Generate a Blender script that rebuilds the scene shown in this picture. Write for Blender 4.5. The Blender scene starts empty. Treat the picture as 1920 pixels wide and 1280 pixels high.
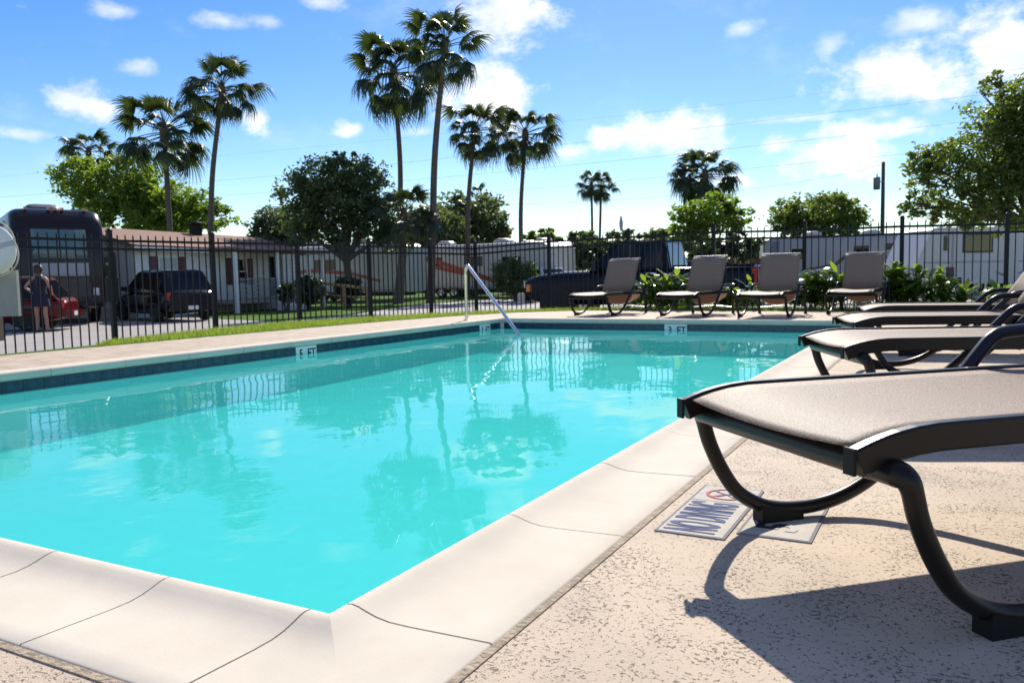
import bpy, math, random
from mathutils import Vector, Matrix
random.seed(7)
sc = bpy.context.scene
C = sc.collection
R = math.radians

# ------------------------------------------------------------------ camera
S = 0.607
FPX, PITCH, ROLL, YAW = 1515.21, -.0784, -.0199, -.4943
CAM = Vector((1.589, -1.7766, 1.0)) * S
FW = Vector((math.sin(YAW)*math.cos(PITCH), math.cos(YAW)*math.cos(PITCH), math.sin(PITCH)))
RT0 = Vector((math.cos(YAW), -math.sin(YAW), 0)); UP0 = RT0.cross(FW)
RT = RT0*math.cos(ROLL) + UP0*math.sin(ROLL); UP = -RT0*math.sin(ROLL) + UP0*math.cos(ROLL)
cd = bpy.data.cameras.new('camera'); cam = bpy.data.objects.new('camera', cd); C.objects.link(cam)
cd.sensor_width = 22.3; cd.lens = FPX/1920*22.3; cd.clip_end = 3000; cd.clip_start = .05
m3 = Matrix((RT, UP, -FW)).transposed()
cam.matrix_world = Matrix.Translation(CAM) @ m3.to_4x4()
cd.dof.use_dof = True; cd.dof.focus_distance = 2.0; cd.dof.aperture_fstop = 7.1
sc.camera = cam

# ------------------------------------------------------------------ sun, sky, exposure
SUN_AZ, SUN_EL = R(-18.5), R(37)
SUNV = Vector((math.sin(SUN_AZ)*math.cos(SUN_EL), math.cos(SUN_AZ)*math.cos(SUN_EL), math.sin(SUN_EL)))
sl = bpy.data.lights.new('sun', 'SUN'); so = bpy.data.objects.new('sun', sl); C.objects.link(so)
sl.energy = 5.0; sl.angle = R(.53); sl.color = (1, .935, .82)
so.rotation_euler = SUNV.to_track_quat('Z', 'Y').to_euler()
sc.view_settings.view_transform = 'Standard'; sc.view_settings.look = 'None'
sc.view_settings.exposure = 0.4; sc.view_settings.gamma = 1

def pix_ray(x, y): return FW + RT*((x-960)/FPX) - UP*((y-640)/FPX)
def gp(x, y, z=0.):                     # pixel -> point on the level z
    d = pix_ray(x, y); return CAM + d*((z-CAM.z)/d.z)
def at(x, y, depth): return CAM + pix_ray(x, y)*depth
GZ = -.55                               # ground level beyond the pool terrace
def ground_at(x, depth, z=GZ):          # point on the ground below pixel column x at a depth
    p = CAM + pix_ray(x, 520)*depth; return Vector((p.x, p.y, z))

w = bpy.data.worlds.new('World'); sc.world = w; w.use_nodes = True
nt = w.node_tree; nt.nodes.clear()
def N(t, typ, **kw):
    n = t.nodes.new(typ)
    for k, v in kw.items(): setattr(n, k, v)
    return n
def mth(t, op, a, b=None, clamp=False):
    n = N(t, 'ShaderNodeMath', operation=op); n.use_clamp = clamp
    for i, v in ((0, a), (1, b)):
        if v is None: continue
        if isinstance(v, (int, float)): n.inputs[i].default_value = v
        else: t.links.new(v, n.inputs[i])
    return n.outputs[0]
def maprange(t, v, a, b, c=0., d=1., smooth=True):
    n = N(t, 'ShaderNodeMapRange'); n.clamp = True
    if smooth: n.interpolation_type = 'SMOOTHSTEP'
    t.links.new(v, n.inputs['Value'])
    for k, x in (('From Min', a), ('From Max', b), ('To Min', c), ('To Max', d)): n.inputs[k].default_value = x
    return n.outputs['Result']
sky = N(nt, 'ShaderNodeTexSky', sky_type='NISHITA'); sky.sun_disc = False
sky.sun_elevation = SUN_EL; sky.sun_rotation = SUN_AZ; sky.air_density = 1.0; sky.dust_density = .1; sky.ozone_density = 3.0
tc = N(nt, 'ShaderNodeTexCoord'); sep = N(nt, 'ShaderNodeSeparateXYZ'); nt.links.new(tc.outputs['Generated'], sep.inputs[0])
az = mth(nt, 'ARCTAN2', sep.outputs[0], sep.outputs[1]); el = mth(nt, 'ARCSINE', sep.outputs[2])
cmb = N(nt, 'ShaderNodeCombineXYZ'); nt.links.new(az, cmb.inputs[0]); nt.links.new(el, cmb.inputs[1])
def noise(t, vec, scale, detail=5, rough=.55):
    n = N(t, 'ShaderNodeTexNoise'); n.inputs['Scale'].default_value = scale; n.inputs['Detail'].default_value = detail
    n.inputs['Roughness'].default_value = rough
    if vec is not None: t.links.new(vec, n.inputs['Vector'])
    return n.outputs['Fac']
stretch = N(nt, 'ShaderNodeMapping'); stretch.inputs['Scale'].default_value = (1, 1.5, 1); nt.links.new(cmb.outputs[0], stretch.inputs[0])
n1 = noise(nt, stretch.outputs[0], 17, 9, .62); n2 = noise(nt, stretch.outputs[0], 5, 4, .5)
clouds = [(950,20,100,62,1),(905,185,105,52,1),(148,192,75,34,.9),(478,236,42,36,.9),(657,246,32,22,.8),(1262,250,115,42,1),
 (1142,262,48,28,.9),(1700,142,135,58,1),(1895,95,90,80,1),(1565,297,100,44,1),(1625,243,120,28,.8),(1055,286,60,24,.8),
 (256,128,38,20,.65),(1715,45,95,32,.6),(1392,55,45,20,.6),(1556,84,34,24,.65),(1380,340,45,22,.7),(1290,352,40,20,.6),
 (215,22,50,18,.55),(420,40,70,16,.45),(790,247,60,16,.6),(1480,224,150,12,.55),(500,40,60,18,.4),(690,122,30,16,.5),
 (1755,202,40,20,.6),(1460,272,45,24,.7),(40,252,60,14,.4),(1660,215,40,16,.5),(600,5,60,20,.4)]
fields = {True: None, False: None}
for (x, y, a, b, s) in clouds:
    d = pix_ray(x, y).normalized(); a0, e0 = math.atan2(d.x, d.y), math.asin(d.z)
    mp = N(nt, 'ShaderNodeMapping'); mp.vector_type = 'POINT'
    sx, sy = FPX/a, FPX/b
    mp.inputs['Scale'].default_value = (sx, sy, 1); mp.inputs['Location'].default_value = (-a0*sx, -e0*sy, 0)
    nt.links.new(cmb.outputs[0], mp.inputs[0])
    ln = N(nt, 'ShaderNodeVectorMath', operation='LENGTH'); nt.links.new(mp.outputs[0], ln.inputs[0])
    v = mth(nt, 'SUBTRACT', .95 + .22*(s > .95), ln.outputs['Value']); g_ = s > .65
    fields[g_] = v if fields[g_] is None else mth(nt, 'MAXIMUM', fields[g_], v)
field = mth(nt, 'MAXIMUM', fields[True], -.6)
# the rest of the sky carries scattered clouds of the same kind
daz = mth(nt, 'ABSOLUTE', mth(nt, 'SUBTRACT', az, YAW))
outside = mth(nt, 'MAXIMUM', maprange(nt, daz, .62, .8), maprange(nt, el, .38, .5))
rest = mth(nt, 'MULTIPLY', mth(nt, 'MULTIPLY', mth(nt, 'SUBTRACT', n2, .5), 3.2), outside)
rest = mth(nt, 'SUBTRACT', rest, mth(nt, 'MULTIPLY', mth(nt, 'SUBTRACT', 1., outside), .6))
field = mth(nt, 'MAXIMUM', field, rest)
dens = mth(nt, 'ADD', field, mth(nt, 'MULTIPLY', mth(nt, 'SUBTRACT', n1, .5), 3.2))
dens = maprange(nt, dens, -.05, .95)
faint = mth(nt, 'ADD', mth(nt, 'MAXIMUM', fields[False], -.6), mth(nt, 'MULTIPLY', mth(nt, 'SUBTRACT', n1, .5), 2.6))
dens = mth(nt, 'MAXIMUM', dens, maprange(nt, faint, .0, 1.1, 0, .6))
wisp = maprange(nt, noise(nt, stretch.outputs[0], 7, 7, .65), .5, .8, 0, .22)
dens = mth(nt, 'MAXIMUM', dens, wisp)
SKY_STRENGTH = .112
mul = N(nt, 'ShaderNodeMix', data_type='RGBA', blend_type='MULTIPLY'); mul.inputs['Factor'].default_value = 1
mul.inputs['B'].default_value = (SKY_STRENGTH,)*3 + (1,)
nt.links.new(sky.outputs[0], mul.inputs['A'])
hs = N(nt, 'ShaderNodeHueSaturation'); hs.inputs['Saturation'].default_value = 1.32; hs.inputs['Hue'].default_value = .512; nt.links.new(mul.outputs['Result'], hs.inputs['Color'])
shade = maprange(nt, noise(nt, stretch.outputs[0], 12, 4), .35, .62, .15, 1.0)
ccol = N(nt, 'ShaderNodeMix', data_type='RGBA'); ccol.inputs['A'].default_value = (.66, .72, .83, 1); ccol.inputs['B'].default_value = (.98, .97, .95, 1)
nt.links.new(shade, ccol.inputs['Factor'])
mixc = N(nt, 'ShaderNodeMix', data_type='RGBA'); nt.links.new(dens, mixc.inputs['Factor'])
nt.links.new(hs.outputs[0], mixc.inputs['A']); nt.links.new(ccol.outputs['Result'], mixc.inputs['B'])
bg = N(nt, 'ShaderNodeBackground'); bg.inputs['Strength'].default_value = 1.0
nt.links.new(mixc.outputs['Result'], bg.inputs['Color'])
wo = N(nt, 'ShaderNodeOutputWorld'); nt.links.new(bg.outputs[0], wo.inputs[0])

# ------------------------------------------------------------------ materials
MATS = {}
def mat(name, col, rough=.6, metal=0., var=0., vscale=8., bump=0., bscale=60., spec=.5, col2=None, coat=0.):
    if name in MATS: return MATS[name]
    m = bpy.data.materials.new(name); m.use_nodes = True; t = m.node_tree; p = t.nodes['Principled BSDF']
    p.inputs['Base Color'].default_value = (*col, 1); p.inputs['Roughness'].default_value = rough
    p.inputs['Metallic'].default_value = metal; p.inputs['Specular IOR Level'].default_value = spec
    if coat: p.inputs['Coat Weight'].default_value = coat
    if var or bump:
        g = N(t, 'ShaderNodeTexCoord')
    if var:
        f = noise(t, g.outputs['Object'], vscale, 6, .6)
        mx = N(t, 'ShaderNodeMix', data_type='RGBA'); t.links.new(maprange(t, f, .3, .7), mx.inputs['Factor'])
        c2 = col2 or tuple(c*(1-var) for c in col)
        mx.inputs['A'].default_value = (*col, 1); mx.inputs['B'].default_value = (*c2, 1)
        t.links.new(mx.outputs['Result'], p.inputs['Base Color'])
    if bump:
        b = N(t, 'ShaderNodeBump'); b.inputs['Strength'].default_value = bump; b.inputs['Distance'].default_value = .01
        t.links.new(noise(t, g.outputs['Object'], bscale, 4), b.inputs['Height']); t.links.new(b.outputs[0], p.inputs['Normal'])
    MATS[name] = m; return m
def leafmat(name, col, tcol, tr=.45, rough=.45):
    if name in MATS: return MATS[name]
    m = bpy.data.materials.new(name); m.use_nodes = True; t = m.node_tree; p = t.nodes['Principled BSDF']
    out = t.nodes['Material Output']
    oi = N(t, 'ShaderNodeTexCoord'); f = noise(t, oi.outputs['Object'], 1.3, 3)
    mx = N(t, 'ShaderNodeMix', data_type='RGBA'); t.links.new(maprange(t, f, .3, .7), mx.inputs['Factor'])
    mx.inputs['A'].default_value = (*[c*.65 for c in col], 1); mx.inputs['B'].default_value = (*[c*1.25 for c in col], 1)
    t.links.new(mx.outputs['Result'], p.inputs['Base Color']); p.inputs['Roughness'].default_value = rough
    tl = N(t, 'ShaderNodeBsdfTranslucent'); tl.inputs['Color'].default_value = (*tcol, 1)
    ms = N(t, 'ShaderNodeMixShader'); ms.inputs[0].default_value = tr
    t.links.new(p.outputs[0], ms.inputs[1]); t.links.new(tl.outputs[0], ms.inputs[2]); t.links.new(ms.outputs[0], out.inputs['Surface'])
    MATS[name] = m; return m

def deck_mat():
    m = bpy.data.materials.new('textured_deck'); m.use_nodes = True; t = m.node_tree; p = t.nodes['Principled BSDF']
    g = N(t, 'ShaderNodeTexCoord'); o = g.outputs['Object']
    mp = N(t, 'ShaderNodeMapping'); mp.inputs['Scale'].default_value = (1, 1, 1); t.links.new(o, mp.inputs[0])
    warp = N(t, 'ShaderNodeTexNoise'); warp.inputs['Scale'].default_value = 18; t.links.new(o, warp.inputs['Vector'])
    va = N(t, 'ShaderNodeVectorMath', operation='MULTIPLY_ADD'); va.inputs[1].default_value = (.03, .03, 0)
    t.links.new(warp.outputs['Color'], va.inputs[0]); t.links.new(o, va.inputs[2])
    fine = noise(t, va.outputs[0], 108, 4, .62); fine2 = noise(t, va.outputs[0], 300, 2, .5)
    big = noise(t, o, 3.0, 4, .6)
    zone = maprange(t, noise(t, o, 7, 3), .35, .65, -.03, .055)
    h = mth(t, 'ADD', mth(t, 'ADD', fine, mth(t, 'MULTIPLY', mth(t, 'SUBTRACT', fine2, .5), .45)), zone)
    pit = maprange(t, h, .355, .42)                       # 0 in the pits, 1 on the trowelled plateaus
    c1 = N(t, 'ShaderNodeMix', data_type='RGBA'); t.links.new(maprange(t, big, .3, .7), c1.inputs['Factor'])
    c1.inputs['A'].default_value = (.58, .455, .33, 1); c1.inputs['B'].default_value = (.48, .38, .28, 1)
    c2 = N(t, 'ShaderNodeMix', data_type='RGBA'); t.links.new(pit, c2.inputs['Factor'])
    c2.inputs['A'].default_value = (.20, .145, .095, 1); t.links.new(c1.outputs['Result'], c2.inputs['B'])
    t.links.new(c2.outputs['Result'], p.inputs['Base Color']); p.inputs['Roughness'].default_value = .8
    b = N(t, 'ShaderNodeBump'); b.inputs['Strength'].default_value = 1.0; b.inputs['Distance'].default_value = .006
    hh = mth(t, 'ADD', pit, mth(t, 'MULTIPLY', fine2, .25)); t.links.new(hh, b.inputs['Height']); t.links.new(b.outputs[0], p.inputs['Normal'])
    return m
def water_mat():
    m = bpy.data.materials.new('pool_water'); m.use_nodes = True; t = m.node_tree; t.nodes.clear()
    o = N(t, 'ShaderNodeOutputMaterial'); tr = N(t, 'ShaderNodeBsdfTransparent'); gl = N(t, 'ShaderNodeBsdfGlossy')
    tr.inputs['Color'].default_value = (.28, .88, .86, 1); gl.inputs['Roughness'].default_value = 0.0
    g = N(t, 'ShaderNodeTexCoord'); mp = N(t, 'ShaderNodeMapping'); mp.inputs['Scale'].default_value = (1, .8, 1); t.links.new(g.outputs['Object'], mp.inputs[0])
    a = noise(t, mp.outputs[0], 2.2, 2, .4); bb = noise(t, mp.outputs[0], 9, 3, .5)
    patch = maprange(t, noise(t, mp.outputs[0], .55, 2), .5, .68, .12, 1.)
    h = mth(t, 'ADD', mth(t, 'MULTIPLY', a, 1.0), mth(t, 'MULTIPLY', mth(t, 'MULTIPLY', bb, patch), .36))
    b = N(t, 'ShaderNodeBump'); b.inputs['Strength'].default_value = .10; b.inputs['Distance'].default_value = .05
    t.links.new(h, b.inputs['Height']); t.links.new(b.outputs[0], gl.inputs['Normal'])
    fr = N(t, 'ShaderNodeFresnel'); ge = N(t, 'ShaderNodeNewGeometry')   # same index from both sides: the sheet does not refract
    t.links.new(mth(t, 'SUBTRACT', 1.33, mth(t, 'MULTIPLY', ge.outputs['Backfacing'], 1.33-1/1.33)), fr.inputs['IOR']); t.links.new(b.outputs[0], fr.inputs['Normal'])
    df = N(t, 'ShaderNodeBsdfDiffuse'); df.inputs['Color'].default_value = (.08,.68,.62,1)      # turquoise share added to stand for scattered light and lift the walls' shade
    body = N(t, 'ShaderNodeMixShader'); body.inputs[0].default_value = .36; t.links.new(tr.outputs[0], body.inputs[1]); t.links.new(df.outputs[0], body.inputs[2])
    mx = N(t, 'ShaderNodeMixShader'); t.links.new(mth(t, 'MULTIPLY', fr.outputs[0], .85), mx.inputs[0]); t.links.new(body.outputs[0], mx.inputs[1]); t.links.new(gl.outputs[0], mx.inputs[2])
    t.links.new(mx.outputs[0], o.inputs['Surface']); return m
def glassy(name, col, rough=.06): return mat(name, col, rough, spec=.8)

BLK = mat('black_metal', (.006,.006,.007), .45, spec=.3)
BRONZE = mat('bronze_powdercoat', (.012,.009,.0075), .33, bump=.03, bscale=300, spec=.28)
NAVYARM = mat('navy_arm', (.013,.013,.022), .34, spec=.3)
PLAST = mat('dark_plastic', (.010,.009,.009), .55, spec=.2)
STEEL = mat('stainless_steel', (.72,.72,.72), .14, 1.)
COPE = mat('coping_stone', (.70,.615,.50), .85, var=.12, vscale=3, bump=.05, bscale=150, spec=.12)
MORTAR = mat('mortar', (.50,.40,.28), .9, bump=.5, bscale=200)
PLASTER = mat('pool_plaster', (.80,.84,.83), .8, var=.05)
TILE_D = mat('blue_glazed_tile', (.012,.07,.11), .2, var=.5, vscale=14, col2=(.008,.025,.05))
TILE_W = mat('white_glazed_tile', (.78,.80,.78), .25)
INK = mat('black_ink', (.02,.02,.025), .5)
BLUEINK = mat('blue_ink', (.15,.17,.27), .95, spec=.04)
REDINK = mat('red_ink', (.55,.18,.18), .95, spec=.04)
GREYINK = mat('grey_ink', (.33,.34,.37), .95, spec=.04)
SIGNW = mat('sign_tile', (.60,.55,.475), .9, var=.15, vscale=22, spec=.08)
WHITE = mat('white_paint', (.78,.78,.76), .4)
CREAM = mat('cream_siding', (.78,.76,.72), .6, var=.05)
SHING = mat('brown_shingle', (.30,.16,.11), .9, var=.35, vscale=20)
MAROON = mat('maroon_paint', (.10,.012,.016), .35)
DGLASS = mat('dark_glass', (.006,.008,.010), .05, spec=.4)
TEALGL = glassy('tinted_windshield', (.10,.17,.17), .05)
TYRE = mat('rubber', (.015,.015,.015), .8)
ALLOY = mat('alloy', (.55,.55,.57), .25, .9)
NAVY = mat('navy_paint', (.004,.006,.014), .25, spec=.18)
NBLK = mat('black_paint', (.004,.004,.009), .2, spec=.35)
REDP = mat('red_paint', (.11,.006,.008), .22, spec=.35)
RLAMP = mat('red_lens', (.45,.015,.015), .2)
AMBER = mat('amber_lens', (.75,.22,.04), .25)
CLENS = mat('clear_lens', (.75,.78,.8), .1)
CHROME = mat('chrome', (.8,.8,.8), .08, 1.)
RVW = mat('rv_white', (.50,.48,.45), .4, var=.08, spec=.3)
RVG = mat('rv_grey', (.33,.33,.35), .35)
RVDK = mat('rv_dark_band', (.05,.035,.04), .3)
RVBR = mat('rv_maroon_top', (.016,.008,.010), .25, spec=.4)
STRIPE = mat('rv_rust_stripe', (.33,.06,.03), .4)
WOOD = mat('yellow_wood', (.42,.24,.09), .7, var=.3)
REDWD = mat('red_brown_wood', (.16,.05,.03), .8, var=.3)
LATT = mat('grey_lattice', (.32,.30,.28), .8)
BARK = mat('bark', (.11,.085,.065), .95, var=.4, vscale=12, bump=.6, bscale=25)
PALMBK = mat('palm_bark', (.15,.115,.09), .95, var=.4, vscale=9, bump=.7, bscale=14)
SKIN = mat('skin', (.40,.21,.145), .5)
CLOTH = mat('navy_cloth', (.012,.012,.035), .85)
HAIR = mat('dark_hair', (.02,.013,.01), .5)
POLEW = mat('weathered_pole', (.10,.075,.06), .9, var=.3)
GREYM = mat('grey_metal', (.32,.33,.34), .5)
GREYB = mat('grey_board', (.36,.35,.33), .7, var=.1)
RINGW = mat('buoy_white', (.78,.78,.74), .4)
ROPE = mat('rope', (.60,.56,.48), .8)
ROADM = mat('concrete_road', (.34,.31,.29), .85, var=.15, vscale=.7, bump=.3, bscale=40)
GRASSM = mat('grass_ground', (.10,.18,.028), .95, var=.45, vscale=1.2, bump=.5, bscale=30, spec=.05)
SLINGT = leafmat('backlit_sling', (.20,.145,.11), (.34,.235,.175), .5, .7)
def sling_mat():
    m = bpy.data.materials.new('sling_mesh_fabric'); m.use_nodes = True; t = m.node_tree; p = t.nodes['Principled BSDF']; out = t.nodes['Material Output']
    g = N(t, 'ShaderNodeTexCoord'); o = g.outputs['Object']
    f = noise(t, o, 330, 2, .6); f2 = noise(t, o, 5, 3)
    mx = N(t, 'ShaderNodeMix', data_type='RGBA'); t.links.new(maprange(t, f, .32, .68), mx.inputs['Factor'])
    mx.inputs['A'].default_value = (.10,.068,.048,1); mx.inputs['B'].default_value = (.44,.33,.245,1)
    t.links.new(mx.outputs['Result'], p.inputs['Base Color']); p.inputs['Roughness'].default_value = .6; p.inputs['Specular IOR Level'].default_value = .35
    b = N(t, 'ShaderNodeBump'); b.inputs['Strength'].default_value = .5; b.inputs['Distance'].default_value = .002
    t.links.new(f, b.inputs['Height']); t.links.new(b.outputs[0], p.inputs['Normal'])
    tl = N(t, 'ShaderNodeBsdfTranslucent'); tl.inputs['Color'].default_value = (.45,.26,.17,1)
    ms = N(t, 'ShaderNodeMixShader'); ms.inputs[0].default_value = .16
    t.links.new(p.outputs[0], ms.inputs[1]); t.links.new(tl.outputs[0], ms.inputs[2]); t.links.new(ms.outputs[0], out.inputs['Surface'])
    return m
SLING = sling_mat()

# ------------------------------------------------------------------ mesh helpers
class MB:
    def __init__(s): s.v = []; s.f = []; s.sm = []
    def add(s, vs, fs, smooth=False):
        o = len(s.v); s.v += [tuple(v) for v in vs]; s.f += [tuple(i+o for i in f) for f in fs]; s.sm += [smooth]*len(fs); return s
    def box(s, a, b, mtx=None):
        x0,y0,z0 = a; x1,y1,z1 = b
        vs = [Vector(p) for p in ((x0,y0,z0),(x1,y0,z0),(x1,y1,z0),(x0,y1,z0),(x0,y0,z1),(x1,y0,z1),(x1,y1,z1),(x0,y1,z1))]
        if mtx: vs = [mtx @ v for v in vs]
        return s.add(vs, ((0,3,2,1),(4,5,6,7),(0,1,5,4),(1,2,6,5),(2,3,7,6),(3,0,4,7)))
    def tube(s, path, r, seg=10, squash=1., cap=True):
        path = [Vector(p) for p in path]; n = len(path)
        rr = r if isinstance(r, (list, tuple)) else [r]*n
        t0 = (path[1]-path[0]).normalized(); ref = Vector((0,0,1)) if abs(t0.z) < .9 else Vector((1,0,0))
        u = t0.cross(ref).normalized(); vs = []
        for i in range(n):
            t = (path[min(i+1,n-1)]-path[max(i-1,0)]).normalized()
            u = (u - t*u.dot(t)).normalized(); v = t.cross(u)
            for k in range(seg):
                a = 2*math.pi*k/seg; vs.append(path[i] + (u*math.cos(a) + v*math.sin(a)*squash)*rr[i])
        fs = [(i*seg+k, i*seg+(k+1)%seg, (i+1)*seg+(k+1)%seg, (i+1)*seg+k) for i in range(n-1) for k in range(seg)]
        s.add(vs, fs, True)
        if cap: s.add(vs[:seg], [tuple(range(seg))[::-1]]); s.add(vs[-seg:], [tuple(range(seg))])
        return s
    def lathe(s, prof, seg=24, mtx=None, smooth=True):          # (r, z) about Z
        vs = []
        for r, z in prof:
            for k in range(seg):
                a = 2*math.pi*k/seg; p = Vector((r*math.cos(a), r*math.sin(a), z)); vs.append(mtx @ p if mtx else p)
        n = len(prof); fs = [(i*seg+k, i*seg+(k+1)%seg, (i+1)*seg+(k+1)%seg, (i+1)*seg+k) for i in range(n-1) for k in range(seg)]
        return s.add(vs, fs, smooth)
    def prism(s, poly, d, smooth=False):                           # polygon of 3D points, pushed by vector d
        n = len(poly); p = [Vector(q) for q in poly]; d = Vector(d)
        vs = p + [q+d for q in p]
        return s.add(vs, [tuple(range(n))[::-1], tuple(range(n, 2*n))] + [(i, (i+1)%n, n+(i+1)%n, n+i) for i in range(n)], smooth)
    def loft(s, rings, smooth=True, cap=True):
        n = len(rings[0]); vs = [Vector(p) for r in rings for p in r]
        fs = [(i*n+k, i*n+(k+1)%n, (i+1)*n+(k+1)%n, (i+1)*n+k) for i in range(len(rings)-1) for k in range(n)]
        s.add(vs, fs, smooth)
        if cap: s.add(vs[:n], [tuple(range(n))[::-1]]); s.add(vs[-n:], [tuple(range(n))])
        return s
    def mesh(s, name, m):
        me = bpy.data.meshes.new(name); me.from_pydata(s.v, [], s.f); me.materials.append(m)
        me.polygons.foreach_set('use_smooth', s.sm); me.update()
        import bmesh
        if len(s.f) < 30000:
            bm = bmesh.new(); bm.from_mesh(me); bmesh.ops.recalc_face_normals(bm, faces=bm.faces); bm.to_mesh(me); bm.free()
        return me
    def build(s, name, m, parent=None, raw=False):
        if raw:
            me = bpy.data.meshes.new(name); me.from_pydata(s.v, [], s.f); me.materials.append(m)
            me.polygons.foreach_set('use_smooth', s.sm); me.update()
        else: me = s.mesh(name, m)
        return obj(name, me, parent)
def obj(name, me, parent=None, loc=None, rot=None):
    o = bpy.data.objects.new(name, me); C.objects.link(o)
    if parent: o.parent = parent
    if loc is not None: o.location = loc
    if rot is not None: o.rotation_euler = rot
    return o
def tag(o, label=None, cat=None, group=None, kind=None):
    if label: o['label'] = label
    if cat: o['category'] = cat
    if group: o['group'] = group
    if kind: o['kind'] = kind
    return o
def thing(name, label, cat, loc=(0,0,0), rz=0., group=None):
    o = bpy.data.objects.new(name, None); C.objects.link(o); o.location = loc; o.rotation_euler = (0,0,rz); o.empty_display_size = .2
    return tag(o, label, cat, group)
def copy_tree(o, parent=None):
    c = o.copy(); C.objects.link(c); c.parent = parent
    for ch in list(o.children): copy_tree(ch, c)
    return c
def smooth_path(pts, n=6):                                         # Catmull-Rom
    P = [Vector(p) for p in pts]; P = [P[0]*2-P[1]] + P + [P[-1]*2-P[-2]]; out = []
    for i in range(1, len(P)-2):
        for k in range(n):
            t = k/n; a,b,c,d = P[i-1],P[i],P[i+1],P[i+2]
            out.append(.5*((2*b)+(c-a)*t+(2*a-5*b+4*c-d)*t*t+(3*b-3*c+d-a)*t**3))
    out.append(P[-2]); return out
def text_mesh(txt, size, m, name):
    cu = bpy.data.curves.new('t', 'FONT'); cu.body = txt; cu.size = size; cu.align_x = 'CENTER'; cu.align_y = 'CENTER'; cu.extrude = .0006; cu.offset = .0022*size/.1; cu.resolution_u = 3
    o = bpy.data.objects.new('t', cu); C.objects.link(o); bpy.context.view_layer.update()
    me = bpy.data.meshes.new_from_object(o.evaluated_get(bpy.context.evaluated_depsgraph_get()))
    bpy.data.objects.remove(o); bpy.data.curves.remove(cu); me.name = name; me.materials.clear(); me.materials.append(m); return me

# ------------------------------------------------------------------ setting: ground, road, deck, pool
PW, PD = 4.83, 9.34
CW = .313
WATER = -.125
MB().add([(-900,-900,GZ),(900,-900,GZ),(900,1500,GZ),(-900,1500,GZ),(-6,-6,GZ),(8,-6,GZ),(8,12,GZ),(-6,12,GZ)], [(0,1,5,4),(1,2,6,5),(2,3,7,6),(3,0,4,7)]).build('ground', GRASSM, raw=True)['kind'] = 'structure'
far_px = [(-900,572),(-300,573),(230,575),(385,597),(520,603),(640,592),(740,578),(800,569),(1000,558),(1250,549),(1500,545),(1920,541),(2600,530)]
rp = [gp(x, y, GZ+.004) for x, y in far_px]
near = [Vector((14,12.4,GZ+.004)), Vector((-7.2,12.5,GZ+.004)), Vector((-8.4,2,GZ+.004)), Vector((-9,-8,GZ+.004))]
MB().add(rp+near, [tuple(range(len(rp)+len(near)))]).build('road', ROADM)['kind'] = 'structure'

DECKM = deck_mat()
deck_edge = [(-6.3,-7),(-6.5,0),(-6.53,2.5),(-6.52,5.07),(-6.48,7),(-6.37,8.81),(-6.1,10.4),(-5.65,11.5),(-4.8,12.25),(-3.5,12.35),(-1.5,12.3),(3,12.3),(9,12.3),(9,-7)]
def quad_ring(outer, inner, z):
    pass
import bmesh
def deck_sheet():
    bm = bmesh.new()
    inn = [(-PW-CW,-CW),(CW,-CW),(CW,PD+CW),(-PW-CW,PD+CW)]
    ov = [bm.verts.new((x,y,0)) for x,y in deck_edge]; iv = [bm.verts.new((x,y,0)) for x,y in inn]
    e = [bm.edges.new((ov[i],ov[(i+1)%len(ov)])) for i in range(len(ov))] + [bm.edges.new((iv[i],iv[(i+1)%4])) for i in range(4)]
    bmesh.ops.triangle_fill(bm, edges=e, use_beauty=True)
    top = list(bm.faces)
    for f in top:
        if f.normal.z < 0: f.normal_flip()
    lo = [bm.verts.new((x,y,-.6)) for x,y in deck_edge]
    for i in range(len(ov)):
        j = (i+1)%len(ov); bm.faces.new((ov[i],lo[i],lo[j],ov[j]))
    me = bpy.data.meshes.new('pool_deck'); bm.to_mesh(me); bm.free(); me.materials.append(DECKM); return me
dk = obj('pool_deck', deck_sheet()); dk['kind'] = 'structure'

# lawn shelf beside the deck, falling away to the ground
crest = [(-7.4,-7),(-6.75,2.2),(-6.78,3.2),(-6.95,4.5),(-7.55,6.4),(-7.7,8.0),(-7.35,9.4),(-7.0,10.5),(-6.45,11.5),(-5.6,12.6),(-4.5,13.25),(-1.5,13.2),(3,13.2),(9,13.0)]
inner = [(-6.3,-7),(-6.51,1.2),(-6.53,2.5),(-6.52,4.0),(-6.52,5.07),(-6.48,7),(-6.37,8.81),(-6.1,10.4),(-5.65,11.5),(-4.8,12.25),(-3.5,12.35),(-1.5,12.3),(3,12.3),(9,12.3)]
lw = MB(); n = len(crest); vs = []
for i in range(n):
    a = Vector((*inner[i],0)); b = Vector((*crest[i],0)); d = (b-a).normalized()
    vs += [a+Vector((0,0,-.012)), a+d*.06+Vector((0,0,.006)), b+Vector((0,0,-.01)), b+d*.7+Vector((0,0,GZ-.03))]
lw.add(vs, [(i*4+k, i*4+k+1, (i+1)*4+k+1, (i+1)*4+k) for i in range(n-1) for k in range(3)], True)
lawn = lw.build('lawn', GRASSM); lawn['kind'] = 'structure'
BLADE = leafmat('grass_blade', (.13,.19,.03), (.35,.46,.05), .5)
gb = MB(); rnd = random.Random(3)
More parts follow.
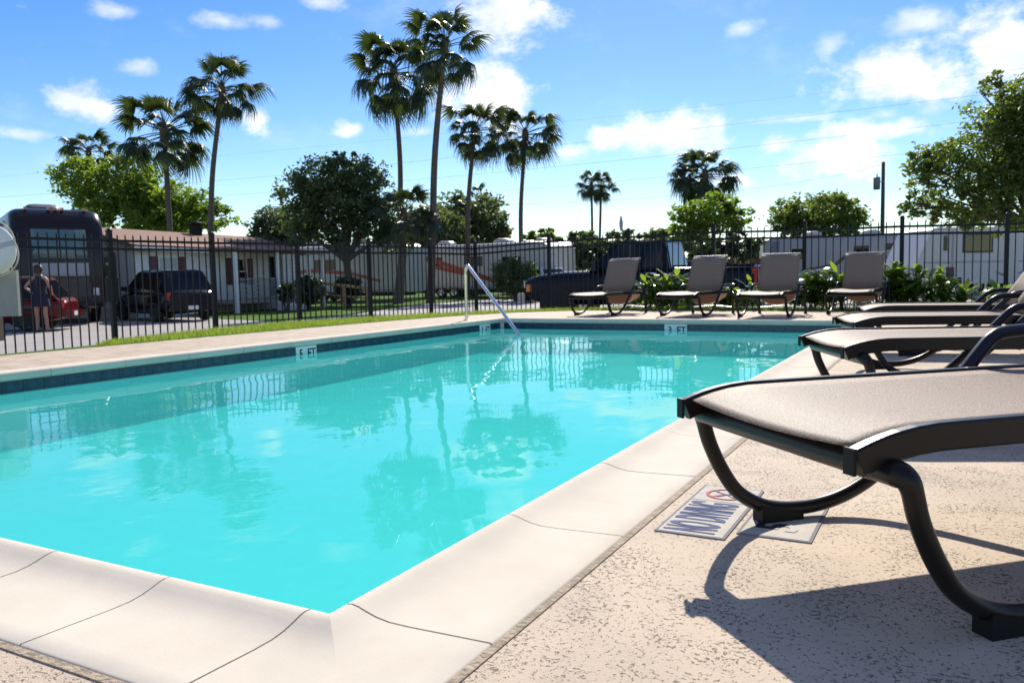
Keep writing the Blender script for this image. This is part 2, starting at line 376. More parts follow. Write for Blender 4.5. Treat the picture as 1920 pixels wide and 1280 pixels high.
for i in range(3, n-1):
    a0, a1 = Vector((*inner[i],0)), Vector((*inner[i+1],0)); b0, b1 = Vector((*crest[i],0)), Vector((*crest[i+1],0))
    area = ((a1-a0).length + (b1-b0).length)/2*((b0-a0).length+(b1-a1).length)/2
    for k in range(int(min(area,7)*1100)):
        u, v = rnd.random(), rnd.random()*.97+.02
        p = (a0*(1-u)+a1*u)*(1-v) + (b0*(1-u)+b1*u)*v
        h = rnd.uniform(.03,.065); an = rnd.random()*6.28; wv = Vector((math.cos(an),math.sin(an),0))*rnd.uniform(.003,.006); lean = Vector((rnd.uniform(-.03,.03),rnd.uniform(-.03,.03),h))
        gb.add([p-wv, p+wv, p+lean], [(0,1,2)])
g = gb.build('grass', BLADE, raw=True); tag(g, 'bright green mown grass between the deck and the fence', 'grass', kind='stuff')

# pool shell: shaped floor and walls
ps = MB(); zn, zf = -.52, -.40
ps.add([(-PW,0,-.05),(0,0,-.05),(0,PD,-.05),(-PW,PD,-.05),(-PW,0,zn),(0,0,zn),(0,PD,zf),(-PW,PD,zf)],
       [(4,5,6,7),(0,1,5,4),(1,2,6,5),(2,3,7,6),(3,0,4,7)])
b0 = .012
ps.add([(-PW-CW,-CW,-.006),(CW,-CW,-.006),(CW,PD+CW,-.006),(-PW-CW,PD+CW,-.006),(-PW-b0,-b0,-.006),(b0,-b0,-.006),(b0,PD+b0,-.006),(-PW-b0,PD+b0,-.006)],
       [(0,1,5,4),(1,2,6,5),(2,3,7,6),(3,0,4,7)])
me = ps.mesh('swimming_pool', PLASTER); me.materials.append(MORTAR)
for p in list(me.polygons)[-4:]: p.material_index = 1
pool = obj('swimming_pool', me); pool['kind'] = 'structure'
# entry steps in the far left corner
for i in range(3):
    MB().box((-PW+.001, PD-.35*(3-i), -1.0), (-PW+1.5, PD-.001-0, WATER-.16-.2*i+.0) if i == 0 else (-PW+1.5, PD-.35*(3-i)+.349, WATER-.07-.06*(2-i))).build('step', PLASTER, pool) if i else None
# water
wm = MB().add([(-PW+.001,.001,WATER),(-.001,.001,WATER),(-.001,PD-.001,WATER),(-PW+.001,PD-.001,WATER)], [(0,1,2,3)]).build('water', water_mat(), raw=True); wm['kind'] = 'structure'

prof = [(.03,-.047),(.004,-.047),(-.006,-.038),(-.010,-.02),(-.010,-.004),(-.006,.009),(.004,.0165),(.016,.018),(.030,.0155),(.048,.0095),(.070,.0035),(.098,-.0005),(.14,-.001),(.20,.0005),(.26,.002),(.306,.003),(.313,-.001),(.313,-.02)]
def spt(side, along, t, z):
    if side == 'right': return (t, along, z)
    if side == 'near': return (-along, -t, z)
    if side == 'left': return (-PW-t, along, z)
    return (-along, PD+t, z)
def stone(side, a, b, mit_a=False, mit_b=False, mb=None):
    mb = mb or MB(); j = random.uniform(-.0004,.0006)
    steps = 3
    rings = []
    for i in range(steps):
        u = i/(steps-1)
        rings.append([spt(side, (a-(t if mit_a else 0))*(1-u) + (b+(t if mit_b else 0))*u, t, z+j) for t, z in prof])
    mb.loft(rings, True); return mb
GAP = .0022
def side_stones(side, L, cuts):
    for a, b in zip(cuts[:-1], cuts[1:]):
        stone(side, a+GAP, b-GAP).build('coping_stone', COPE, pool)
nl = 15; cutsL = [.045+(PD-.09)/nl*i for i in range(nl+1)]
side_stones('right', PD, cutsL); side_stones('left', PD, cutsL)
xj = [abs(gp(576,1152,.012).x), abs(gp(316,1088,.012).x)]
st = xj[1]-xj[0]
cn = [.04]; 
while cn[-1]+st < PW-.3: cn.append(cn[0]+st*len(cn))
cn.append(PW-.045); side_stones('near', PW, cn)
cf = [.045+(PW-.09)/8*i for i in range(9)]; side_stones('far', PW, cf)
for (s1, a1, s2, a2) in (('right',0,'near',0),('right',PD,'far',0),('left',0,'near',PW),('left',PD,'far',PW)):
    mb = MB()
    for s_, a_ in ((s1,a1),(s2,a2)):
        if a_ == 0: stone(s_, 0, (.045 if s_ != 'near' else .04)-GAP, mit_a=True, mb=mb)
        else: stone(s_, a_-.045+GAP, a_, mit_b=True, mb=mb)
    mb.build('coping_corner', COPE, pool)
mbd = [(t+.0045 if t < .002 else t, z-.0017 if z > -.03 else z+.004) for t, z in prof[1:-2]]
for side, L in (('right',PD),('left',PD),('near',PW),('far',PW)):
    MB().loft([[spt(side, u, t, z) for t, z in mbd] for u in (0,L/2,L)], True, False).build('mortar_bed', MORTAR, pool)
# caulk strip between coping and deck
CAULK = mat('caulk', (.46,.36,.25), .9, var=.4, vscale=30, bump=.8, bscale=90)
cs = MB(); q = .016
for a, b in (((-PW-CW-q,-CW-q),(CW+q,-CW)),((CW,-CW),(CW+q,PD+CW)),((-PW-CW-q,PD+CW),(CW+q,PD+CW+q)),((-PW-CW-q,-CW),(-PW-CW,PD+CW))):
    cs.box((a[0],a[1],-.01),(b[0],b[1],.0025))
cs.build('caulk_joint', CAULK, pool)

# waterline tiles, depth markers set among them
TS = .1524; tz0, tz1 = -.048-TS, -.049; tzd = -.138
def tile_mesh(m, nm, th=.006):
    return MB().box((.0012,0,tz0 if m is TILE_W else tzd),(TS-.0012,th,tz1)).mesh(nm, m)
td, twm = tile_mesh(TILE_D, 'tile'), tile_mesh(TILE_W, 'marker_tile', .0065)
def px_on_left(x): d = pix_ray(x, 640); t = (-PW-CAM.x)/d.x; return (CAM+d*t).y
def px_on_far(x): d = pix_ray(x, 610); t = (PD-CAM.y)/d.y; return (CAM+d*t).x
def line_tiles(side, L, marks):
    n = int(L/TS); off = (L-n*TS)/2
    for i in range(n):
        a = off+i*TS; hit = None
        for (pos, t1) in marks:
            if abs(a+TS/2-(pos-TS/2)) < TS/2: hit = t1
            elif abs(a+TS/2-(pos+TS/2)) <= TS/2: hit = 'FT'
        if side == 'left': rot, loc = -math.pi/2, (-PW, a+TS, 0)
        elif side == 'far': rot, loc = math.pi, (-PW+a+TS, PD, 0)
        elif side == 'right': rot, loc = math.pi/2, (0, a, 0)
        else: rot, loc = 0, (-PW+a, 0, 0)
        o = obj('tile' if not hit else 'marker_tile', twm if hit else td, pool, loc, (0,0,rot))
        if hit:
            k = obj('lettering', text_mesh(hit, .125, INK, 'lettering'), o, (TS/2, .0072, (tz0+tz1)/2), (math.pi/2,0,math.pi))
            k.scale = (.95,1.,1)
line_tiles('left', PD, [(px_on_left(580),'5'),(px_on_left(905),'3')])
line_tiles('far', PW, [(PW+px_on_far(1265),'3')])
line_tiles('right', PD, []); line_tiles('near', PW, [])

# NO DIVING tiles let into the deck
def deck_tile(x0, y0, x1, y1, label, name='deck_sign'):
    t = thing(name, label, 'sign', (x0, y0, 0))
    MB().box((0,0,-.006),(x1-x0,y1-y0,.0035)).build('tile', SIGNW, t)
    fr = MB(); e = .007
    for a, b in (((-e,-e),(x1-x0+e,-.0005)),((-e,y1-y0+.0005),(x1-x0+e,y1-y0+e)),((-e,0),(-.0005,y1-y0)),((x1-x0+.0005,0),(x1-x0+e,y1-y0))):
        fr.box((a[0],a[1],-.004),(b[0],b[1],.003))
    fr.build('grout_edge', mat('grout', (.27,.26,.27), .95, spec=.04), t); return t
TX = .3685
t1 = deck_tile(TX, .742, TX+.1524, .742+.445, 'white NO DIVING tile with red symbol set in the deck')
wd, ln_ = .1524, .445
MB().box((.002,ln_-.1524-.001,.0036),(wd-.002,ln_-.1524+.001,.0042)).build('tile_joint', GREYINK, t1)
tm = text_mesh('NO DIVING', .1, BLUEINK, 'lettering'); xs = [v.co.x for v in tm.vertices]; ys = [v.co.y for v in tm.vertices]
o = obj('lettering', tm, t1, (wd/2, .146, .0042), (0,0,math.pi/2)); o.scale = (.262/(max(xs)-min(xs)), .126/(max(ys)-min(ys)), 1)
cx, cy = wd/2, ln_-.076
MB().lathe([(.056,.0036),(.056,.0048),(.047,.0048),(.047,.0036)], 32, Matrix.Translation((cx,cy,0))).build('red_ring', REDINK, t1)
MB().box((-.05,-.004,.0036),(.05,.004,.0047), Matrix.Translation((cx,cy,0)) @ Matrix.Rotation(R(45),4,'Z')).build('red_bar', REDINK, t1)
fg = MB(); fg.tube([(cx-.03,cy+.015,.004),(cx+.0,cy-.005,.004),(cx+.025,cy-.03,.004)], .0022, 6); fg.tube([(cx-.02,cy-.03,.004),(cx,cy-.005,.004),(cx+.03,cy+.02,.004)], .0022, 6)
fg.lathe([(.0,.0036),(.007,.0036),(.007,.0046),(0,.0046)], 12, Matrix.Translation((cx-.034,cy+.026,0))); fg.build('diver_figure', GREYINK, t1)
t2 = deck_tile(TX+.18, .80, TX+.18+.1524, .80+.3048, 'white depth tile half hidden under the nearest lounger foot')
MB().box((.002,.1524-.001,.0036),(wd-.002,.1524+.001,.0042)).build('tile_joint', GREYINK, t2)
obj('lettering', text_mesh('5', .13, INK, 'lettering'), t2, (wd/2, .076, .0042), (0,0,math.pi/2))
obj('lettering', text_mesh('FT', .10, BLUEINK, 'lettering'), t2, (wd/2, .228, .0042), (0,0,math.pi/2))

# stainless hand rail over the far left corner steps
hb = gp(875,600.5); he = gp(973,627,WATER)
hr = thing('hand_rail', 'stainless steel pool hand rail curving down into the water', 'hand rail', hb)
v = he-hb; top = .80
pth = [(0,0,0),(0,0,.3),(0,0,.66)]
hd = Vector((v.x,v.y,0)); e_ = hd.normalized(); Lh = hd.length
sl_ = (WATER-top)/(Lh-.06)
for k in range(9):
    a = k/8*(math.pi/2+math.atan(-sl_)); rr = .075
    pth.append((e_.x*(rr-rr*math.cos(a)), e_.y*(rr-rr*math.cos(a)), .70+rr*1.3*math.sin(a)))
p8 = Vector(pth[-1])
pth += [tuple(p8.lerp(Vector((v.x,v.y,WATER)), u)) for u in (.25,.5,.75,.9,1.)] + [(v.x+e_.x*.015, v.y+e_.y*.015, WATER-.10), (v.x+e_.x*.015, v.y+e_.y*.015, WATER-.5)]
MB().tube(pth, .024, 14).build('tube', STEEL, hr)
MB().lathe([(.0,.008),(.05,.008),(.055,.002),(.055,-.002)], 20).build('flange', STEEL, hr)

# ------------------------------------------------------------------ sun loungers
HW = .30                                           # half width over the rails
def rail_top(s):
    if s > .18: return .357
    u = max(0, (.18-s)/.18); return .357 - .030*u**2.2
def rail_mb(pts, side, h=.048, th=.026, y=None):
    y0 = (HW-th/2)*side if y is None else y
    mb = MB(); rings = []
    for i, (s, z) in enumerate(pts):
        a, b = pts[max(i-1,0)], pts[min(i+1,len(pts)-1)]
        t = Vector((b[0]-a[0],0,b[1]-a[1])).normalized(); nn = Vector((-t.z,0,t.x))
        c = Vector((s,y0,z)); e = .004
        ring = []
        for (yy, zz) in ((-th/2,-h+e),(-th/2+e,-h),(th/2-e,-h),(th/2,-h+e),(th/2,-e),(th/2-e,0),(-th/2+e,0),(-th/2,-e)):
            ring.append(c + Vector((0,yy,0)) + nn*zz)
        rings.append(ring)
    mb.loft(rings, False); return mb
BACK_S = .98
def make_lounger(name, ang, loc, rz, label, back_len=.62):
    t = thing(name, label, 'sun lounger', loc, rz, 'taupe sling sun loungers round the pool')
    pts = [(s, rail_top(s)) for s in (-.012,.0,.02,.045,.075,.11,.15,.19,.26,.5,.8,1.1,1.36)]
    bp0 = Vector((BACK_S,0,.350)); bd = Vector((math.cos(ang),0,math.sin(ang)))
    bpts = [(bp0+bd*(back_len*u) + Vector((.05,0,-.02))*max(0,(u-.86)/.14)**2) for u in (0,.3,.6,.8,.87,.93,.97,1.)]
    for side in (-1, 1):
        rl = rail_mb(pts, side).build('rail', BRONZE, t)
        MB().box((-.0165,(HW-.013)*side-.0126,.2815),(-.0105,(HW-.013)*side+.0126,.3255)).build('end_cap', PLAST, rl)
        rail_mb([(p.x,p.z) for p in bpts], side, .036, .024, (HW-.042)*side).build('back_rail', BRONZE, t)
    # sling seat and backrest: sheets with sag and real thickness
    def sheet(f, us, nm, th=.0025):
        vs = []; ny = 11; hw = HW-.024
        for (s, z, nx, nz) in us:
            for k in range(ny):
                y = -hw+2*hw*k/(ny-1); sag = .012*(1-(y/hw)**2)
                vs.append((s-nx*sag, y, z-nz*sag))
        m = len(us); fs = [(i*ny+k, i*ny+k+1, (i+1)*ny+k+1, (i+1)*ny+k) for i in range(m-1) for k in range(ny-1)]
        lo = [(x-us[i//ny][2]*th, y, z-us[i//ny][3]*th) for i, (x,y,z) in enumerate(vs)]; L = len(vs)
        mb = MB(); fs2 = [tuple(L+q for q in f_)[::-1] for f_ in fs]
        edge = [(k, k+1) for k in range(ny-1)] + [((m-1)*ny+k+1, (m-1)*ny+k) for k in range(ny-1)] + [(i*ny, (i+1)*ny)[::-1] for i in range(m-1)] + [(i*ny+ny-1, (i+1)*ny+ny-1) for i in range(m-1)]
        mb.add(vs+lo, fs+fs2+[(a, b, b+L, a+L) for a, b in edge], True)
        return mb.build(nm, SLING, t)
    us = [(s, rail_top(s)-.006, 0, 1) for s in (.008,.03,.06,.1,.15,.22,.35,.5,.65,.8,BACK_S-.01)]
    sheet(None, us, 'seat_sling')
    bs = [(p.x-bd.z*.005, p.z+bd.x*.005, -bd.z, bd.x) for p in bpts]
    sheet(None, bs, 'backrest_sling')
    tb = Vector((bpts[-1].x, 0, bpts[-1].z))
    MB().tube([(tb.x,-HW+.03,tb.z),(tb.x,0,tb.z),(tb.x,HW-.03,tb.z)], .013, 10).build('head_bar', mat('head_bar_vinyl',(.42,.36,.32),.45), t)
    # loose sling hanging under the hinge
    vs = []; ny = 13; hw = HW-.03
    ss = (1.0,1.08,1.18,1.28)
    for i, s in enumerate(ss):
        for k in range(ny):
            y = -hw+2*hw*k/(ny-1); vs.append((s, y, .318-.175*math.sqrt(max(0,1-(y/hw)**2))*(1,.98,.9,.7)[i]))
    MB().add(vs, [(i*ny+k, i*ny+k+1, (i+1)*ny+k+1, (i+1)*ny+k) for i in range(len(ss)-1) for k in range(ny-1)], True).build('hanging_sling', SLING, t)
    en = [(.998, -hw+2*hw*k/16, .318-.172*math.sqrt(max(0,1-((-hw+2*hw*k/16)/hw)**2))) for k in range(17)]
    MB().prism(en, (-.003,0,0)).build('sling_pocket', SLINGT, t)
    MB().tube([(.058,-HW+.04,.283),(.058,0,.283),(.058,HW-.04,.283)], .0235, 14).build('cross_bar', BRONZE, t)
    MB().tube([(.62,-HW+.01,.318),(.62,0,.318),(.62,HW-.01,.318)], .012, 8).build('cross_brace', BRONZE, t)
    MB().tube([(1.34,-HW-.03,.09),(1.34,0,.115),(1.34,HW+.03,.09)], .010, 8).build('rear_stretcher', ALLOY, t)
    for side in (-1, 1):
        y = (HW+.020)*side; yo = (HW+.03)*side
        hp = smooth_path([(.058,(HW-.05)*side,.283),(.058,(HW-.005)*side,.283),(.061,(HW+.020)*side,.279),(.068,yo,.262),(.085,yo,.205),(.12,yo,.135),(.165,yo,.078),(.24,yo,.038),(.33,yo,.027),(.42,yo,.036),(.50,yo,.062),(.57,yo,.102),(.66,yo,.175),(.78,yo,.292),(.88,yo,.395),(.915,yo,.425),(.955,yo,.438),(1.05,yo,.442),(1.18,yo,.440),(1.235,yo,.43),(1.26,yo,.40),(1.29,yo,.27),(1.33,yo,.02)], 5)
        k = len(hp); cutA = next(i for i, p in enumerate(hp) if p.x > .575)
        MB().tube(hp[:cutA+1], [.0228-.0053*min(1,max(0,(i-8)/8)) for i in range(cutA+1)], 14).build('leg', BRONZE, t)
        MB().tube(hp[cutA:], .0174, 14).build('arm', NAVYARM, t)
        MB().add(*[([(.215,yo-.021,0),(.33,yo-.021,0),(.33,yo+.021,0),(.215,yo+.021,0),(.215,yo-.021,.046),(.33,yo-.021,.022),(.33,yo+.021,.022),(.215,yo+.021,.046)]),((0,3,2,1),(4,5,6,7),(0,1,5,4),(1,2,6,5),(2,3,7,6),(3,0,4,7))]).build('foot_pad', PLAST, t)
        MB().lathe([(.023,0),(.023,.03),(.018,.034)], 12, Matrix.Translation((1.333,yo,0))).build('foot_cap', PLAST, t)
    return t
def place(fx, fy, azd): return (fx, fy, 0), R(90-azd)
l, r_ = place(.643, .515, 46.0); make_lounger('sun_lounger', R(38), l, r_, 'large foreground taupe sling lounger beside the NO DIVING tile')
l, r_ = place(.52, 2.42, 66); make_lounger('sun_lounger', R(52), l, r_, 'second lounger from the camera in the row along the right pool edge')
l, r_ = place(.44, 4.02, 73); make_lounger('sun_lounger', R(56), l, r_, 'third lounger from the camera in the row along the right pool edge')
l, r_ = place(.40, 5.55, 80); make_lounger('sun_lounger', R(56), l, r_, 'farthest lounger in the row along the right pool edge')
for (fx, fy, a, lab) in ((-3.87,10.29,8,'upright lounger at the far pool end nearest the hand rail'),(-2.45,10.2,8.5,'upright lounger at the far pool end above the 3 FT marker'),
                         (-1.25,10.03,3,'upright lounger at the far end just right of the truck tail light'),(-.22,11.0,4,'upright lounger at the far end nearest the right hand row')):
    l, r_ = place(fx, fy, a); make_lounger('sun_lounger', R(66), l, r_, lab, .60)

# ------------------------------------------------------------------ fence
def meet(px, A, B):                                  # where pixel column px crosses the plan line A-B
    d = pix_ray(px, 520); x1, y1 = A; dx, dy = B[0]-A[0], B[1]-A[1]
    den = d.x*dy-d.y*dx; t = ((x1-CAM.x)*dy-(y1-CAM.y)*dx)/den; return Vector((CAM.x+d.x*t, CAM.y+d.y*t, 0))
PKH = 1.80
pk_me = MB().box((-.008,-.008,0),(.008,.008,1.0)).add([(-.008,-.008,1.0),(.008,-.008,1.0),(.008,.008,1.0),(-.008,.008,1.0),(0,0,1.02)], ((0,1,4),(1,2,4),(2,3,4),(3,0,4))).mesh('picket', BLK)
po_me = MB().box((-.032,-.032,0),(.032,.032,1.0)).mesh('post', BLK)
ca_me = MB().box((-.038,-.038,0),(.038,.038,.015)).lathe([(.0,.045),(.02,.04),(.03,.025),(.03,.015)], 12).mesh('post_cap', BLK)
def fence(label, posts, tops, gate=None):
    f = thing('metal_fence', label, 'fence', (posts[0].x, posts[0].y, GZ))
    O = Vector((posts[0].x, posts[0].y, GZ))
    for i, (p, tz) in enumerate(zip(posts, tops)):
        o = obj('post', po_me, f, p-O+Vector((0,0,-GZ*0)) - Vector((0,0,p.z-0)) if False else Vector((p.x-O.x, p.y-O.y, 0))); o.scale = (1,1,tz-GZ-.03)
        c = obj('post_cap', ca_me, f, (p.x-O.x, p.y-O.y, tz-GZ-.03))
        if i == len(posts)-1: break
        q = posts[i+1]; tq = tops[i+1]; L = (q-p).xy.length; npk = max(2, round(L/.115)); dirv = (q-p); an = math.atan2(dirv.y, dirv.x)
        for zo in (.165, .285, 1.72):
            a = Vector((p.x-O.x, p.y-O.y, tz-GZ-zo)); b = Vector((q.x-O.x, q.y-O.y, tq-GZ-zo)); u = Vector((dirv.x,dirv.y,0)).normalized(); w_ = Vector((-u.y,u.x,0))*.016
            a = a+u*.03; b = b-u*.03
            hz = Vector((0,0,.018)); MB().add([a-w_-hz,a+w_-hz,a+w_+hz,a-w_+hz,b-w_-hz,b+w_-hz,b+w_+hz,b-w_+hz], ((0,1,2,3),(7,6,5,4),(0,4,5,1),(1,5,6,2),(2,6,7,3),(3,7,4,0))).build('rail', BLK, f)
        for k in range(1, npk):
            u = k/npk; top = tz*(1-u)+tq*u-GZ-.065
            o = obj('picket', pk_me, f, (p.x+(q.x-p.x)*u-O.x, p.y+(q.y-p.y)*u-O.y, .03)); o.scale = (1,1,(top-.03)/1.02); o.rotation_euler = (0,0,an)
    return f
LA, LB = (-9.66,6.5), (-8.2,14.3)
lp = [meet(x, LA, LB) for x in (-260,0-18,209,400,559,693,807,892)]
fence('black metal picket fence along the left side above the grass strip', lp, [1.43,1.43,1.42,1.42,1.43,1.42,1.43,1.42])
RA, RB = (-8.2,14.3), (1.8,13.5)
rpz = [meet(x, RA, RB) for x in (892,1030,1179,1338,1508,1690,1886,2110,2370)]
fence('black metal picket fence across the back behind the upright loungers', rpz[:1]+rpz[1:], [1.43,1.50,1.52,1.53,1.49,1.48,1.44,1.43,1.43])
# latch boxes on the left fence near its second post
lk = lp[2]; lb = thing('lock_box', 'black lock box fixed to the left fence post', 'lock box', (lk.x+.05, lk.y-.04, .72))
MB().box((-.09,-.04,-.34),(.07,.06,.0)).box((-.06,-.045,.03),(.06,.05,.30)).build('box', BLK, lb)
MB().lathe([(.0,.012),(.02,.012),(.02,0)], 10, Matrix.Translation((.0,-.046,.2)) @ Matrix.Rotation(R(90),4,'X')).build('button', GREYM, lb)

# ------------------------------------------------------------------ plants, trees, palms
def leaf_blade(mb, base, d, up, L, W, droop, seg=4):
    d = d.normalized(); side = d.cross(up).normalized(); vs = []
    for i in range(seg+1):
        u = i/seg; c = base + d*(L*u) + Vector((0,0,-droop*u*u*L)); wd_ = W*math.sin(math.pi*min(.98,max(.03,u*.92+.06)))**.8
        vs += [c-side*wd_+up*.01, c+side*wd_+up*.01]
    mb.add(vs, [(2*i,2*i+1,2*i+3,2*i+2) for i in range(seg)], True)
LEAFG = leafmat('glossy_plant_leaf', (.06,.12,.025), (.34,.50,.04), .42, .2)
STEMG = mat('green_stem', (.10,.16,.04), .6)
def leafy_plant(p, h, spread, nst, label):
    t = thing('leafy_plant', label, 'plant', p, 0, 'glossy leafed plants behind the loungers'); rn = random.Random(int(p[0]*1000))
    st_, lf = MB(), MB()
    for i in range(nst):
        a = rn.random()*6.28; bx = Vector((rn.uniform(-1,1)*spread*.6, rn.uniform(-1,1)*spread*.35, 0)); tp = bx + Vector((math.cos(a)*.12, math.sin(a)*.12, h*rn.uniform(.6,1.)))
        st_.tube([bx, (bx+tp)/2, tp], .007, 5)
        for k in range(8):
            u = .2+.8*k/7; aa = a+k*2.4; el_ = rn.uniform(.1,1.0)
            d = Vector((math.cos(aa)*math.cos(el_), math.sin(aa)*math.cos(el_), math.sin(el_)))
            leaf_blade(lf, bx.lerp(tp,u), d, Vector((0,0,1)) if abs(d.z) < .95 else Vector((1,0,0)), rn.uniform(.2,.34), rn.uniform(.035,.06), rn.uniform(.1,.6))
    st_.build('stem', STEMG, t); lf.build('leaves', LEAFG, t, raw=True); return t
pl = [(1205,.55,10),(1232,.62,12),(1262,.6,12),(1292,.62,11),(1352,.45,8),(1380,.42,7),(1408,.34,6),(1486,.52,9),(1510,.6,12),(1536,.6,12),(1560,.62,11),(1592,.6,10),(1625,.6,10),(1660,.78,12),(1684,.68,12),(1708,.62,12),(1732,.6,12),(1758,.56,11),(1790,.34,6),(1830,.30,6),(1875,.32,6)]
where = ['right of the first upright lounger','in front of the truck cab, left of a brighter clump','between the first two upright loungers, tallest there','just left of the second upright lounger','right of the second upright lounger','below the truck bed','under the truck tail light','right of the third upright lounger','in the clump between the last two loungers, left part','in the clump between the last two loungers, middle','in the clump between the last two loungers, right part','directly behind the last upright lounger','behind the right arm of the last upright lounger','with tall spear leaves right of the last lounger','second right of the last upright lounger','third right of the last upright lounger','fourth right of the last lounger','at the right end of the tall plant row','low and behind the armrests, left one','low and behind the armrests, middle one','low and behind the armrests, right one']
for (x, h, k), wh in zip(pl, where):
    p = meet(x, (-8,12.75), (5,12.75)); leafy_plant((p.x,p.y,-.01), h, .28, k, 'glossy green leafy plant '+wh)

def foliage(mb, rn, blobs, nleaf, size, flat=.5, shell=.55):
    tot = sum(b[3]*b[4]*b[5] if len(b) > 4 else b[3]**3 for b in blobs)
    for b in blobs:
        cx_, cy_, cz_, rx, ry, rz_ = b; k = int(nleaf*(rx*ry*rz_)/tot)
        # clumps inside the blob give light and dark masses and gaps
        ncl = max(5, int(k/34)); cl = []
        for i in range(ncl):
            d = Vector((rn.gauss(0,1),rn.gauss(0,1),rn.gauss(0,1))).normalized(); r = rn.uniform(shell,1.06) if rn.random() < .8 else rn.random()
            cl.append(Vector((cx_+d.x*rx*r, cy_+d.y*ry*r, cz_+d.z*rz_*r)))
        cs_ = .30*min(rx,rz_)
        for i in range(k):
            c = cl[rn.randrange(ncl)]; p = c + Vector((rn.gauss(0,1)*cs_*.55, rn.gauss(0,1)*cs_*.55, rn.gauss(0,1)*cs_*.42))
            s_ = size*rn.uniform(.6,1.35); a = Vector((rn.gauss(0,1),rn.gauss(0,1),rn.gauss(0,1)*flat)).normalized(); q = a.cross(Vector((rn.gauss(0,1),rn.gauss(0,1),rn.gauss(0,1)))).normalized()
            mb.add([p-a*s_*.5, p+q*s_*.28, p+a*s_*.55, p-q*s_*.28], [(0,1,2,3)])
def tree(name, label, px, depth, blobs_px, nleaf, size, lm, trunk_r=.18, seedv=1, shell=.55, cat='tree', trunk_split=.45, group=None):
    base = ground_at(px, depth); rn = random.Random(seedv); sc_ = depth/FPX
    t = thing(name, label, cat, base, 0, group); blobs = []
    for (x, y, a, b) in blobs_px:
        c = at(x, y, depth) - base; blobs.append((c.x, c.y, c.z, a*sc_, a*sc_*.85, b*sc_))
    cz = sum(b[2] for b in blobs)/len(blobs); cxm = sum(b[0] for b in blobs)/len(blobs); cym = sum(b[1] for b in blobs)/len(blobs)
    fork = Vector((cxm*.35, cym*.35, max(.3, cz*trunk_split)))
    tr = MB().tube(smooth_path([(0,0,-.05),(fork.x*.3+.05,fork.y*.3,fork.z*.5),tuple(fork)],4), [trunk_r*(1-.05*i) for i in range(9)], 10)
    for b in blobs:
        e = Vector(b[:3]); mid = fork.lerp(e,.5)+Vector((rn.uniform(-.2,.2),rn.uniform(-.2,.2),.1)); pth_ = smooth_path([fork, mid, e+Vector((0,0,b[5]*.3))],4)
        tr.tube(pth_, [trunk_r*.55*(1-.1*i) for i in range(len(pth_))], 6)
        for q in range(4):
            d = Vector((rn.gauss(0,1),rn.gauss(0,1),rn.gauss(0,.6))).normalized(); tr.tube([mid.lerp(e,.5), e+Vector((d.x*b[3],d.y*b[4],d.z*b[5]))*.8], [trunk_r*.2,trunk_r*.06], 5)
    tr.build('trunk', BARK, t)
    mb = MB(); foliage(mb, rn, blobs, nleaf, size, .6, shell); mb.build('crown', lm, t, raw=True); return t
L_DARK = leafmat('oak_leaf', (.075,.10,.05), (.20,.28,.06), .4)
L_DK2 = leafmat('dark_evergreen_leaf', (.032,.05,.022), (.08,.13,.02), .28)
L_LITE = leafmat('bright_leaf', (.09,.14,.025), (.32,.46,.04), .5)
L_MID = leafmat('mid_leaf', (.08,.115,.03), (.27,.37,.04), .45)
L_GREY = leafmat('grey_green_leaf', (.085,.11,.06), (.16,.22,.08), .35)
tree('broadleaf_tree', 'bright yellow green tree behind the house at the left', 240, 52, [(150,335,55,40),(245,330,60,42),(255,375,70,45),(330,375,60,38),(395,405,45,30),(180,385,60,40),(310,415,90,30)], 21000, .27, L_LITE, .25, 11)
tree('live_oak', 'broad dark live oak with leaning crown left of the tall palms', 655, 41, [(600,340,62,45),(670,335,58,42),(560,370,48,40),(640,385,75,45),(705,380,50,48),(590,415,65,32),(690,430,50,30),(640,300,40,18),(555,432,42,24),(625,448,50,20),(712,448,40,20)], 20000, .20, L_DARK, .28, 12, .45)
tree('live_oak', 'dark rounded tree behind the two middle palms', 905, 58, [(905,410,48,42),(870,420,42,40),(935,430,30,28),(850,400,40,38),(890,445,70,22)], 7500, .34, L_DARK, .28, 13)
tree('live_oak', 'dark tree mass between the tallest palm trunk and the live oak', 800, 54, [(795,415,42,34),(840,430,42,34),(765,435,42,32),(810,450,60,26),(780,470,60,26),(860,465,45,22)], 11000, .27, L_DARK, .2, 41)
tree('willow_tree', 'low grey green feathery tree right of the house roof', 515, 62, [(520,420,48,32),(488,430,32,24),(560,430,42,34),(530,450,60,24)], 9000, .28, L_GREY, .2, 14)
tree('broadleaf_tree', 'airy light green tree growing in front of the far palm', 1335, 44, [(1330,405,50,38),(1290,415,42,30),(1365,385,30,35),(1385,420,30,32),(1300,450,45,25)], 6000, .24, L_LITE, .13, 15, .35)
tree('evergreen_shrub', 'dark spiky shrub behind the fence right of the airy tree', 1385, 38, [(1385,462,42,24),(1350,470,40,22),(1320,470,45,20)], 4200, .22, L_DK2, .1, 16)
tree('live_oak', 'umbrella shaped oak left of the utility pole', 1530, 60, [(1530,395,80,30),(1470,408,40,26),(1590,405,38,30),(1545,420,70,22),(1500,440,55,20),(1590,440,35,16)], 13000, .27, L_MID, .25, 17)
tree('ash_tree', 'large leafy tree hanging in from the right edge', 1990, 27, [(1880,230,70,60),(1800,300,75,50),(1900,320,75,60),(1730,330,45,35),(1760,375,55,35),(1850,390,75,35),(1920,200,60,55),(1700,385,20,18),(1960,280,90,110),(1725,300,40,24),(1705,405,30,24),(1790,415,55,26),(1890,415,60,28),(1840,345,60,40),(1870,160,40,30)], 26000, .15, L_MID, .13, 18, .4, trunk_split=.6)
